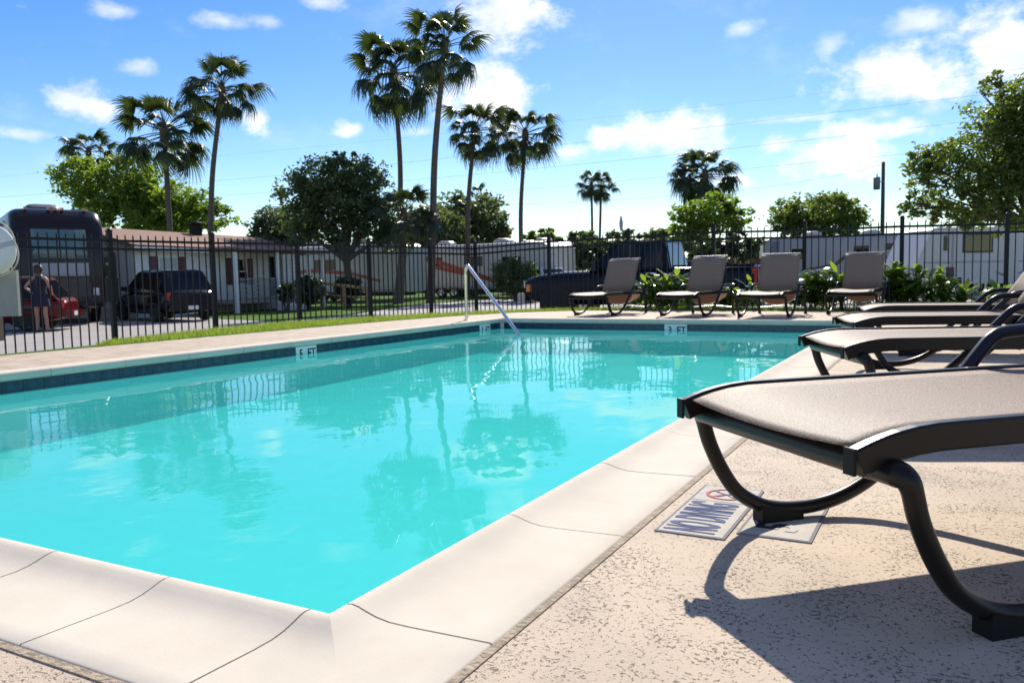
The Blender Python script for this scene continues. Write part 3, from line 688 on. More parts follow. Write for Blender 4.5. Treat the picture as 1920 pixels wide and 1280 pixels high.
hp_ = [(985,1050,440,14),(1060,1130,446,18),(1130,1200,448,20),(1195,1262,450,22),(1420,1470,462,14)]
for i, (xa, xb, y, hh) in enumerate(hp_):
    tree('hedge_tree', ['low bright green tree left of the truck cab and fence post','dark green tree behind the truck hood','dark green tree behind the truck windshield','rounded dark green tree behind the truck roof','small green tree left of the fifth wheel trailer'][i], (xa+xb)/2, 70, [((xa+xb)/2,y+5,(xb-xa)*.55,hh),((xa+xb)/2,y+24,(xb-xa)*.6,hh),((xa+xb)/2,y+48,(xb-xa)*.62,hh)], 4200, .4, L_MID if i in (0,4) else L_DARK, .15, 30+i)
dw = MB(); rn_ = random.Random(77)
for i in range(46):
    x = -350+i*62; c = at(x, 500, 120); k_ = rn_.uniform(1.6,3.4)
    foliage(dw, rn_, [(c.x,c.y,GZ+k_*.75,rn_.uniform(3,4.6),3,k_)], 420, .75, .7, .3)
tag(dw.build('distant_woods', L_DARK, raw=True), 'low far off wood along the horizon', 'woods', kind='stuff')
def bush(label, x, y, rx, ry, depth, n, lm, name='round_bush', sz=.13):
    base = ground_at(x, depth); t = thing(name, label, 'bush', base); rn = random.Random(int(x)); k = depth/FPX
    c = at(x,y,depth)-base; mb = MB(); foliage(mb, rn, [(c.x,c.y,c.z,rx*k,rx*k,ry*k)], n, sz, .8, .75); mb.build('foliage', lm, t, raw=True)
    st_ = MB()
    for q in range(5): st_.tube([(.05*q-.1,0,-.02),(c.x+rn.uniform(-.3,.3),c.y,c.z)], [.04,.015], 5)
    st_.build('stems', BARK, t); return t
L_BUSH = leafmat('clipped_bush_leaf', (.035,.065,.015), (.12,.22,.02), .3)
bush('clipped round green bush beside the nose of the dark truck', 966, 518, 40, 32, 40, 7000, L_BUSH)
bush('dark loose bush at the foot of the house porch', 578, 545, 26, 24, 33, 2500, L_DK2)
bush('dark round bush under the live oak', 652, 540, 24, 22, 35, 2500, L_DK2)
bush('small dark bush by the lattice screen', 536, 548, 14, 18, 31, 1200, L_DK2)

# fan palms: each frond a part
PALM = leafmat('palm_frond', (.026,.042,.016), (.10,.15,.02), .26, .42)
DEADF = mat('dead_frond', (.16,.10,.055), .9, var=.4)
def frond_mesh(seedv, droop):
    rn = random.Random(seedv); mb = MB(); pl_ = 1.15
    stem = [Vector((u*pl_,0,-.12*u*u)) for u in (0,.35,.7,1.)]; mb.tube(stem, [.024,.02,.016,.014], 5); base = stem[-1]
    ns = 26
    for i in range(ns):
        a = R(-118+236*i/(ns-1)); L = (.86-.24*(abs(a)/2.06)**2)*rn.uniform(.85,1.1); d = Vector((math.cos(a), math.sin(a), .10*math.cos(2*a)-.10*droop))
        s_ = Vector((-math.sin(a), math.cos(a), .0)); wv = .040; f_ = droop*(.8+.4*math.cos(a)**2)
        p1 = base+d*L*.42+Vector((0,0,-.05*f_)); p2 = base+d*L*.68+Vector((0,0,-.24*f_)); p3 = base+d*L*.80+Vector((rn.uniform(-.05,.05),rn.uniform(-.05,.05),-.40*f_-rn.uniform(.0,.3)*f_))
        up = Vector((0,0,.02))
        mb.add([base-s_*.008, base+s_*.008, p1-s_*wv, p1+up, p1+s_*wv, p2-s_*wv*.55, p2+s_*wv*.55, p3], [(0,1,3,2),(1,4,3),(2,3,5),(3,4,6),(3,6,5),(5,6,7)], False)
    me = bpy.data.meshes.new('frond'); me.from_pydata(mb.v, [], mb.f); me.materials.append(PALM); me.update(); return me
FR = [frond_mesh(i, dr) for i, dr in enumerate((.35,.7,1.1,1.5,1.9))]
def palm(label, cx_, cy_, rad, bx, depth, nf=34, skirt=.0, seedv=1, trunk_r=.2, mid=None):
    base = ground_at(bx, depth); rn = random.Random(seedv)
    t = thing('fan_palm', label, 'palm tree', base, 0, 'tall fan palms beyond the fence')
    c = at(cx_, cy_, depth)-base; k = rad*depth/FPX/1.85
    m_ = Vector((c.x*.62, c.y*.62, c.z*.5)) if mid is None else at(mid[0], mid[1], depth)-base
    pth_ = smooth_path([(0,0,-.1),(m_*.5).to_tuple(),m_,c-Vector((0,0,.2*k))],6); nn = len(pth_)
    MB().tube(pth_, [trunk_r*(1.25 if i == 0 else 1)*(1-.38*i/nn) for i in range(nn)], 12).build('trunk', PALMBK, t)
    MB().lathe([(.02,.35*k),(.13*k,.2*k),(.2*k,-.1*k),(.17*k,-.5*k),(.10*k,-.75*k)], 10, Matrix.Translation(c)).build('crown_shaft', DEADF, t)
    for i in range(nf):
        u = (i+.5)/nf; el_ = R(72-112*u**.9)+rn.uniform(-.2,.2); a = i*2.39996+rn.uniform(-.45,.45)
        q = FR[min(4, int(u*3.6+rn.random()*1.3))]
        o = obj('frond', q, t, c+Vector((0,0,(.15-.45*u)*k)))
        s_ = k*rn.uniform(.8,1.22)*(.85 if u < .2 else 1.08 if u < .75 else .92); o.scale = (s_,s_,s_); o.rotation_euler = (rn.uniform(-.5,.5), -el_, a)
    if skirt:
        mb = MB()
        for i in range(70):
            a = rn.random()*6.28; h0 = rn.uniform(-.3,-.7)*k; r0 = .14*k; L = rn.uniform(.5,1.)*skirt*k
            p = c+Vector((math.cos(a)*r0, math.sin(a)*r0, h0)); e = p+Vector((math.cos(a)*rn.uniform(.12,.34)*k, math.sin(a)*rn.uniform(.12,.34)*k, -L)); s_ = Vector((-math.sin(a),math.cos(a),0))*.07*k
            mb.add([p-s_*.5, p+s_*.5, e+s_*.8, e-s_*.8], [(0,1,2,3)])
        mb.build('dead_skirt', DEADF, t, raw=True)
    sp = MB()
    for i in range(3):
        a = rn.random()*6.28; d = Vector((math.cos(a)*.5, math.sin(a)*.5, rn.uniform(.4,1.))).normalized(); L = 1.9*k
        sp.tube(smooth_path([c, c+d*L*.6, c+d*L+Vector((0,0,-.25*k))],4), .012*k, 4)
    sp.build('flower_stalk', DEADF, t)
    return t
palm('small fan palm at the far left above the bright tree', 166, 283, 50, 177, 62, 30, 0, 1, .17)
palm('wide drooping fan palm second from the left', 308, 245, 86, 324, 48, 34, .0, 2, .21)
palm('leaning tall fan palm right of the house with brown skirt', 416, 165, 72, 388, 46, 33, .9, 3, .19, mid=(399,320))
palm('tall fan palm with widest crown left of the tallest palm', 738, 135, 82, 748, 50, 36, .3, 4, .2, mid=(750,300))
palm('tallest fan palm rising in front of the live oak', 833, 85, 76, 806, 40, 36, .0, 5, .2, mid=(816,280))
palm('left one of the equal pair of palms right of the tallest palm', 889, 243, 62, 875, 46, 31, .3, 6, .17, mid=(878,380))
palm('right one of the equal pair of palms right of the tallest palm', 985, 250, 62, 976, 48, 31, .3, 7, .16, mid=(977,380))
palm('distant twin fan palm, left trunk', 1109, 345, 32, 1112, 95, 26, .8, 8, .2)
palm('distant twin fan palm, right trunk', 1127, 350, 30, 1120, 95, 26, .8, 9, .2)
palm('shaggy fan palm behind the airy light green tree', 1322, 325, 58, 1332, 70, 40, 1.0, 10, .25)
palm('shaggy fan palm leaning left beside its taller neighbour', 1294, 335, 36, 1298, 72, 28, .9, 11, .2)
palm('tiny far fan palm between the two middle palm trunks', 894, 368, 26, 893, 90, 24, 0, 12, .15)
palm('tiny far fan palm low at the right of the dark tree', 925, 402, 22, 926, 92, 22, 0, 13, .15)
palm('young fan palm low in front of the live oak', 758, 400, 62, 745, 40, 34, .5, 14, .26)

# ------------------------------------------------------------------ vehicles
def sq_ring(x, w_, z0, z1, n=20, ex=5.):
    out = []
    for k in range(n):
        a = 2*math.pi*(k+.5)/n; c_, s_ = math.cos(a), math.sin(a)
        out.append((x, w_/2*math.copysign(abs(c_)**(2/ex), c_), (z0+z1)/2+(z1-z0)/2*math.copysign(abs(s_)**(2/ex), s_)))
    return out
def wheel(t, x, y, r, wd_=.22):
    mt = Matrix.Translation((x,y,r)) @ Matrix.Rotation(R(90),4,'X')
    w_ = thing('wheel', None, None); w_.parent = t
    MB().lathe([(r*.62,-wd_/2),(r*.93,-wd_/2),(r,-wd_*.35),(r,wd_*.35),(r*.93,wd_/2),(r*.62,wd_/2)], 28, mt).build('tyre', TYRE, w_)
    rim = MB(); sgn = 1
    for s_ in (-1, 1): rim.lathe([(r*.64,s_*wd_*.46),(r*.58,s_*wd_*.40),(r*.50,s_*wd_*.30),(r*.2,s_*wd_*.36),(.0,s_*wd_*.38)], 20, mt)
    for q in range(5):
        a = q*2*math.pi/5
        for s_ in (-1,1): rim.box((r*.15,-r*.07,s_*wd_*.36-.012),(r*.6,r*.07,s_*wd_*.36+.012), mt @ Matrix.Rotation(a,4,'Z'))
    rim.build('rim', ALLOY, w_); return w_
def cabin(t, x0b, x1b, x0t, x1t, wb, wt, z0, z1, m, splits, roofh=.06):
    """body coloured frustum with separate panes; x0 rear, x1 front"""
    def P(u, h, side, o=0.):                                   # u 0 rear .. 1 front on the side
        xb = x0b+(x1b-x0b)*u; xt = x0t+(x1t-x0t)*u; w_ = (wb+(wt-wb)*h)/2+o; return Vector((xb+(xt-xb)*h, side*w_, z0+(z1-z0)*h))
    mb = MB(); rings = []
    for h, inset in ((0,0),(.5,0),(.93,0),(1.0,.06)):
        rings.append([P(0,h,-1,-inset),P(.03,h,-1,-inset*.3),P(.5,h,-1,-inset),P(.97,h,-1,-inset*.3),P(1,h,-1,-inset),P(1,h,1,-inset),P(.97,h,1,-inset*.3),P(.5,h,1,-inset),P(.03,h,1,-inset*.3),P(0,h,1,-inset)])
    mb.loft(rings, False); cb = mb.build('cab', m, t)
    for side in (-1, 1):
        for (ua, ub) in splits:
            mb = MB(); q = [P(ua,.08,side,.004),P(ub,.08,side,.004),P(ub-.01,.86,side,.004),P(ua+.01,.86,side,.004)]
            mb.prism(q, (0,side*.008,0)); mb.build('side_window', DGLASS, t)
    for nm, u, dx in (('windshield',1,.012),('rear_window',0,-.012)):
        q = [P(u,.08,-1,-.10),P(u,.08,1,-.10),P(u,.88,1,-.12),P(u,.88,-1,-.12)]; q = [p+Vector((dx*.4,0,0)) for p in q]
        MB().prism(q, (dx,0,.004)).build(nm, DGLASS, t)
    return cb
def plate(t, nm, a, b, m): return MB().box(a, b).build(nm, m, t)
def arch(t, x, r, yw):
    for s_ in (-1,1):
        mb = MB(); pts = []
        poly = [(x+r*math.cos(a), yw*s_, .02+r*math.sin(a)+r*.72) for a in [math.pi*k/14 for k in range(15)]]
        poly = [(x+r*math.cos(a), yw*s_, r*.82+r*math.sin(a)) for a in [-.5+(math.pi+1.)*k/16 for k in range(17)]]
        mb.prism(poly, (0,.012*s_,0)); mb.build('wheel_arch', TYRE, t)

def pickup(loc, rz, label):
    t = thing('pickup_truck', label, 'truck', loc, rz); t.scale = (1.05,1.05,1.07)
    rings = [sq_ring(x, w_, a, b, 24, 6) for x, w_, a, b in ((-2.98,1.86,.55,1.20),(-2.9,1.96,.42,1.27),(-1.0,2.0,.40,1.28),(-.9,2.0,.38,1.27),(.9,2.0,.36,1.25),(1.05,2.0,.36,1.24),(1.9,1.98,.38,1.22),(2.5,1.93,.42,1.16),(2.85,1.84,.46,1.08),(2.98,1.66,.5,.98))]
    MB().loft(rings).build('body', NAVY, t)
    cabin(t, -.95, 1.12, -.78, .42, 1.92, 1.55, 1.2, 1.92, NAVY, [(.08,.34),(.40,.88)])
    bed = MB().box((-2.86,-.80,1.262),(-1.02,.80,1.272)); bed.build('bed_floor', PLAST, t)
    for s_ in (-1,1):
        plate(t, 'bed_rail', (-2.95,s_*.93-.05,1.265),(-1.0,s_*.93+.05,1.30), CHROME if False else NAVY)
        plate(t, 'door_line', (-.1,s_*1.0-.004,.55),(-.09,s_*1.0+.004,1.2), TYRE)
        plate(t, 'door_handle', (-.02,s_*1.005-.012,1.05),(.16,s_*1.005+.012,1.09), NBLK)
        plate(t, 'tail_light', (-2.99,s_*.90-.07,.78),(-2.86,s_*.90+.075,1.20), RLAMP)
        plate(t, 'headlight', (2.72,s_*.80-.13,.82),(2.94,s_*.80+.08,1.0), CLENS)
        plate(t, 'turn_signal', (2.62,s_*.90-.04,.72),(2.86,s_*.90+.035,.90), AMBER)
        mr = MB().box((.82,s_*1.15-.11,1.22),(.94,s_*1.15+.10,1.46)); mr.box((.85,s_*1.0-.08,1.24),(.9,s_*1.0+.08,1.30)); mr.build('mirror', NBLK, t)
        for x in (-1.88,1.98): wheel(t, x, s_*.87, .39, .25)
    for x in (-1.88,1.98): arch(t, x, .47, .985)
    plate(t, 'tailgate', (-3.0,-.76,.72),(-2.97,.76,1.24), NAVY); plate(t, 'tailgate_handle', (-3.01,-.1,1.05),(-2.995,.1,1.12), NBLK)
    plate(t, 'rear_bumper', (-3.12,-.95,.45),(-2.96,.95,.66), CHROME); plate(t, 'front_bumper', (2.9,-.95,.42),(3.1,.95,.68), mat('grey_bumper',(.35,.33,.31),.4)); plate(t, 'grille', (2.95,-.55,.7),(3.0,.55,1.0), CHROME)
    return t
def wagon(loc, rz, label, m, L=4.29, H=1.6, W=1.72, name='parked_car', plate_on=True):
    t = thing(name, label, 'car', loc, rz); h = L/2; k = H/1.6
    rings = [sq_ring(x*h, w_*W, a, b*k, 22, 4.5) for x, w_, a, b in ((-1,.80,.42,.86),(-.96,.92,.32,.98),(-.75,.99,.24,1.02),(-.2,1.0,.22,1.0),(.3,.99,.22,.98),(.6,.95,.24,.93),(.85,.84,.28,.84),(.97,.66,.34,.72),(1,.5,.4,.66))]
    MB().loft(rings).build('body', m, t)
    cabin(t, -h*.93, h*.52, -h*.74, h*.12, W*.93, W*.72, .93*k, H, m, [(.04,.26),(.30,.58),(.62,.93)])
    for s_ in (-1,1):
        tl_ = MB().lathe([(.0,.05),(.05,.045),(.07,.0)], 14, Matrix.Translation((-h*.955,s_*W*.41,.80*k)) @ Matrix.Rotation(R(-90),4,'Y')); tl_.box((-h*.99,s_*W*.41-.06,.68*k),(-h*.93,s_*W*.41+.06,.92*k)); tl_.build('tail_light', RLAMP, t)
        plate(t, 'headlight', (h*.86,s_*W*.33-.10,.62*k),(h*.96,s_*W*.33+.08,.76*k), CLENS)
        plate(t, 'mirror', (h*.36,s_*W*.52-.10,.98*k),(h*.44,s_*W*.52+.10,1.12*k), m)
        plate(t, 'door_handle', (-.05,s_*W*.497-.012,.84*k),(.12,s_*W*.497+.012,.88*k), CHROME)
        plate(t, 'roof_rail', (-h*.62,s_*W*.31-.015,H+.005),(h*.05,s_*W*.31+.015,H+.035), GREYM)
        for x in (-h*.62,h*.63): wheel(t, x, s_*W*.44, .32, .2)
    for x in (-h*.62,h*.63): arch(t, x, .385, W*.484)
    plate(t, 'rear_bumper', (-h-.06,-W*.42,.34),(-h+.06,W*.42,.52), m); plate(t, 'front_bumper', (h-.08,-W*.36,.3),(h+.05,W*.36,.5), m)
    plate(t, 'number_plate', (-h-.075,-.16,.38),(-h-.06,.16,.50), CLENS); plate(t, 'badge', (-h*.985,-.14,.86*k),(-h*.97,.14,.885*k), CHROME)
    return t
RTH = Vector((RT0.x, RT0.y, 0)); FWH = Vector((FW.x, FW.y, 0)).normalized()
def heading(r, f): d = RTH*r + FWH*f; return math.atan2(d.y, d.x)
pickup(ground_at(1206, 21.6), heading(-.90,.44), 'dark navy pickup truck parked beyond the back fence')
wagon(ground_at(303, 26.5), heading(-.72,.69), 'black retro style wagon parked in front of the house', NBLK)
wagon(ground_at(-42, 21.5), heading(-.97,-.25), 'dark red car at the left edge beside the standing person', REDP, 4.5, 1.42, 1.75)
wagon(ground_at(1330, 30), heading(.95,.3), 'dark blue car seen over the bed of the pickup truck', NAVY, 4.8, 1.62, 1.8)
wagon(ground_at(1030, 46), heading(.35,-.94), 'silver car parked left of the dark truck nose', mat('silver_paint',(.5,.52,.53),.25,.5,coat=.5), 4.7, 1.7, 1.85)

def rv_box(t, L, W, z0, z1, m, rnd=6., nose=0., name='body', cap=None):
    st_ = []
    for x, k in ((-L/2,.94),(-L/2+.12,1.),(L/2-.5-nose,1.),(L/2-.15-nose*.4,.98),(L/2,.9)):
        st_.append(sq_ring(x, W*k, z0+(0 if k > .95 else .05), z1-(0 if k > .97 else .12+nose*.25*(x > 0)), 24, rnd))
    return MB().loft(st_).build(name, m, t)
# big motorhome, nose towards the camera
def motorhome():
    nose = ground_at(116, 24.5); hd_ = heading(.60,-.80); u = Vector((math.cos(hd_), math.sin(hd_), 0)); L, W = 10., 2.55
    t = thing('motorhome', 'huge maroon and silver motorhome at the left edge, nose to the road', 'motorhome', nose-u*(L/2), hd_); t.scale = (1,1,1.13)
    st_ = [sq_ring(x, W*k, z0, z1, 28, 9) for x, k, z0, z1 in ((-L/2,.95,.45,3.05),(-L/2+.2,1,.4,3.15),(L/2-.9,1,.4,3.15),(L/2-.45,.99,.4,3.08),(L/2-.15,.97,.42,2.75),(L/2,.93,.5,2.0),(L/2+.05,.9,.55,1.2),(L/2,.86,.6,.8))]
    MB().loft(st_).build('body', RVBR, t)
    for z0, z1, m, e in ((.42,.95,RVG,.012),(1.0,1.22,RVW,.014)):
        for s_ in (-1,1): plate(t, 'side_stripe', (-L/2+.3,s_*W/2-.01,z0),(L/2-.9,s_*W/2+.012,z1), m)
    def fx(z):                                               # nose profile
        pr = [(.6,L/2-.0),(.8,L/2+.0),(1.2,L/2+.05),(2.0,L/2),(2.75,L/2-.15),(3.08,L/2-.45)]
        for (a,xa),(b,xb) in zip(pr[:-1],pr[1:]):
            if a <= z <= b: return xa+(xb-xa)*(z-a)/(b-a)
        return L/2
    def nose_panel(nm, y0, y1, z0, z1, m, o=.015, th=.02):
        ny, nz = 7, 5; vs = []
        for j in range(nz):
            for i in range(ny):
                y = y0+(y1-y0)*i/(ny-1); z = z0+(z1-z0)*j/(nz-1); vs.append((fx(z)+o-.10*abs(y/1.2)**4, y, z))
        n_ = ny*nz; fs = [(j*ny+i,j*ny+i+1,(j+1)*ny+i+1,(j+1)*ny+i) for j in range(nz-1) for i in range(ny-1)]
        MB().add(vs+[(x-th-.06,y,z) for x,y,z in vs], fs+[tuple(n_+q for q in f_)[::-1] for f_ in fs] + [(i,i+1,n_+i+1,n_+i) for i in range(ny-1)], True).build(nm, m, t)
    nose_panel('windshield', -1.19, -.02, 1.78, 2.56, TEALGL); nose_panel('windshield', .02, 1.19, 1.78, 2.56, TEALGL)
    nose_panel('front_cap', -1.12, 1.12, 1.30, 1.66, RVG); nose_panel('front_skirt', -1.10, 1.10, .62, 1.26, mat('rv_charcoal',(.05,.05,.055),.3), .02)
    for s_ in (-1,1):
        nose_panel('headlight', s_*.98-.14, s_*.98+.12, .78, .98, CLENS, .05)
        mb = MB().box((L/2-.35,s_*1.45-.10,1.25),(L/2-.15,s_*1.45+.10,1.95)); mb.tube([(L/2-.4,s_*1.22,2.05),(L/2-.25,s_*1.45,1.95)], .025, 6); mb.build('mirror', PLAST, t)
        for x in (-2.8,3.2): wheel(t, x, s_*1.12, .5, .28)
        plate(t, 'side_window', (1.8,s_*W/2-.004,1.7),(3.4,s_*W/2+.016,2.4), DGLASS)
    for y in (-.8,-.18,0,.18,.8): plate(t, 'marker_light', (L/2-.5,y-.04,3.10),(L/2-.40,y+.04,3.16), AMBER)
    for x in (1.6,-2.): MB().loft([sq_ring(x-.5,.9,3.12,3.38,16,4),sq_ring(x-.3,1.0,3.12,3.45,16,4),sq_ring(x+.3,1.0,3.12,3.45,16,4),sq_ring(x+.5,.8,3.12,3.35,16,4)]).build('roof_air_unit', mat('ac_shroud',(.10,.10,.11),.5), t)
    MB().tube([(-3.2,-W/2-.1,2.85),(2.6,-W/2-.1,2.85)], .09, 10).build('awning_roll', RVG, t)
motorhome()
def coach(px, depth, hd_, L, label, m=RVW, H=3.3, stripes=(), wins=(), name='recreational_vehicle', nose=.5, units=2, side=1):
    t = thing(name, label, 'caravan', ground_at(px, depth), hd_); W = 2.5
    rv_box(t, L, W, .45, H, m, 9., nose)
    for (pts, mm) in stripes:
        for s_ in (-1,1): MB().prism([(x,s_*(W/2+.004),z) for x, z in pts], (0,s_*.012,0)).build('stripe', mm, t)
    for (x0,x1,z0,z1) in wins:
        for s_ in (-1,1):
            f_ = plate(t, 'window', (x0,s_*W/2-.004,z0),(x1,s_*W/2+.02,z1), DGLASS)
    for k in range(units):
        x = -L*.25+k*L*.4; MB().loft([sq_ring(x-.5,.8,H-.03,H+.2,14,4),sq_ring(x-.2,.95,H-.03,H+.32,14,4),sq_ring(x+.4,.9,H-.03,H+.28,14,4),sq_ring(x+.55,.7,H-.03,H+.15,14,4)]).build('roof_air_unit', RVW, t)
    for s_ in (-1,1):
        for x in (-L*.22,-L*.22+.95) : wheel(t, x, s_*(W/2-.13), .38, .22)
    plate(t, 'underframe', (-L/2+.4,-W/2+.3,.3),(L/2-.6,W/2-.3,.46), PLAST)
    return t
sw = [([(-4.5,2.6),(-3.8,2.75),(1.5,1.2),(1.1,1.1)], STRIPE), ([(-3.2,1.9),(-2.5,2.0),(2.5,.9),(2.2,.8)], STRIPE), ([(-4.8,.75),(3.5,.75),(3.5,.62),(-4.8,.62)], RVG)]
coach(905, 50, heading(.86,-.5), 10.5, 'long white motorhome with rust red swooshes behind the palms', RVW, 3.25, sw, [(2.2,3.4,1.7,2.4),(-.5,.8,1.9,2.5),(-3.2,-2.2,1.9,2.5)], nose=.9)
coach(655, 47, heading(.9,-.42), 9., 'white caravan with red curved stripe behind the live oak trunk', RVW, 3.2, [([(-4,1.5),(-2,1.9),(1,1.7),(3,1.2),(3,1.05),(1,1.5),(-2,1.7),(-4,1.35)], STRIPE)], [(-1.5,.0,1.8,2.4)], nose=.4)
coach(1010, 56, heading(.3,-.95), 8., 'white fifth wheel nose standing behind the clipped bush', RVW, 3.5, [], [(-1,0.5,1.9,2.5)], nose=1.2)
coach(1562, 48, heading(-.97,.2), 8.2, 'grey and white fifth wheel trailer left of the utility pole', mat('rv_light_grey',(.27,.28,.30),.35), 3.25, [([(2.0,1.3),(.2,1.6),(-.4,2.1),(-.6,2.0),(.0,1.5),(2.,1.2)], RVDK),([(-4,.8),(4,.8),(4,.55),(-4,.55)], RVG),([(3.2,.9),(3.95,.9),(3.6,2.9),(3.2,3.0)], mat('rv_blue_cap',(.10,.13,.19),.25))], [(1.9,2.5,1.9,2.5),(-1.7,-.9,2.0,2.6),(-3.6,-2.6,2.35,2.7),(-3.6,-2.6,1.6,1.95),(-3.6,-2.6,1.0,1.3)], nose=.8)
def travel_trailer():
    L, W, H = 8.5, 2.45, 2.95; hd_ = heading(-.985,-.1); t = thing('travel_trailer', 'white travel trailer with slanted nose and dark window at the right', 'caravan', ground_at(1850, 36.5), hd_)
    side = [(-L/2,.5),(L/2-.5,.5),(L/2-.02,.75),(L/2,1.25),(L/2-.75,2.85),(L/2-1.0,H),(-L/2,H)]
    MB().prism([(x,-W/2,z) for x, z in side], (0,W,0)).build('body', mat('trailer_white',(.56,.55,.54),.4,var=.05), t)
    for s_ in (-1,1):
        for z in (1.42,): plate(t, 'trim_line', (-L/2+.02,s_*W/2-.003,z),(L/2-.4,s_*W/2+.012,z+.07), GREYM)
        plate(t, 'window', (.65,s_*W/2-.003,1.85),(2.05,s_*W/2+.02,2.68), mat('window_frame_black',(.02,.02,.02),.4)); plate(t, 'pane', (.72,s_*W/2+.021,1.92),(1.98,s_*W/2+.026,2.61), mat('olive_glass',(.035,.03,.012),.06,spec=.8))
        plate(t, 'window', (2.75,s_*W/2-.003,1.95),(2.93,s_*W/2+.02,2.6), DGLASS)
        plate(t, 'door', (-.55,s_*W/2-.003,.62),(.1,s_*W/2+.015,2.5), mat('trailer_door',(.5,.5,.49),.4))
        for a, b in (((2.45,.55),(2.56,2.8)),((-1.2,.55),(-1.1,2.8))): plate(t, 'seam', (a[0],s_*W/2-.003,a[1]),(b[0],s_*W/2+.010,b[1]), GREYM)
        MB().prism([(.55,s_*(W/2+.003),1.05),(.2,s_*(W/2+.003),.92),(-.5,s_*(W/2+.003),.93),(-.9,s_*(W/2+.003),1.05),(-.5,s_*(W/2+.003),.86),(.2,s_*(W/2+.003),.84)], (0,s_*.01,0)).build('swoosh', mat('teal_decal',(.02,.10,.15),.4), t)
        for x in (-1.2,-.3): wheel(t, x, s_*(W/2-.14), .36, .22)
    MB().loft([sq_ring(-1.9,.9,H-.03,H+.2,14,4),sq_ring(-1.5,1.0,H-.03,H+.33,14,4),sq_ring(-.9,1.,H-.03,H+.33,14,4),sq_ring(-.6,.8,H-.03,H+.2,14,4)]).build('roof_air_unit', RVW, t)
    MB().box((-L/2+.2,-W/2-.12,2.62),(L/2-2.4,-W/2-.01,2.78)).build('awning_roll', RVW, t)
    mb = MB().box((L/2-.4,-.5,.45),(L/2+1.,-.4,.55)).box((L/2-.4,.4,.45),(L/2+1.,.5,.55)); mb.build('tow_bar', PLAST, t)
travel_trailer()

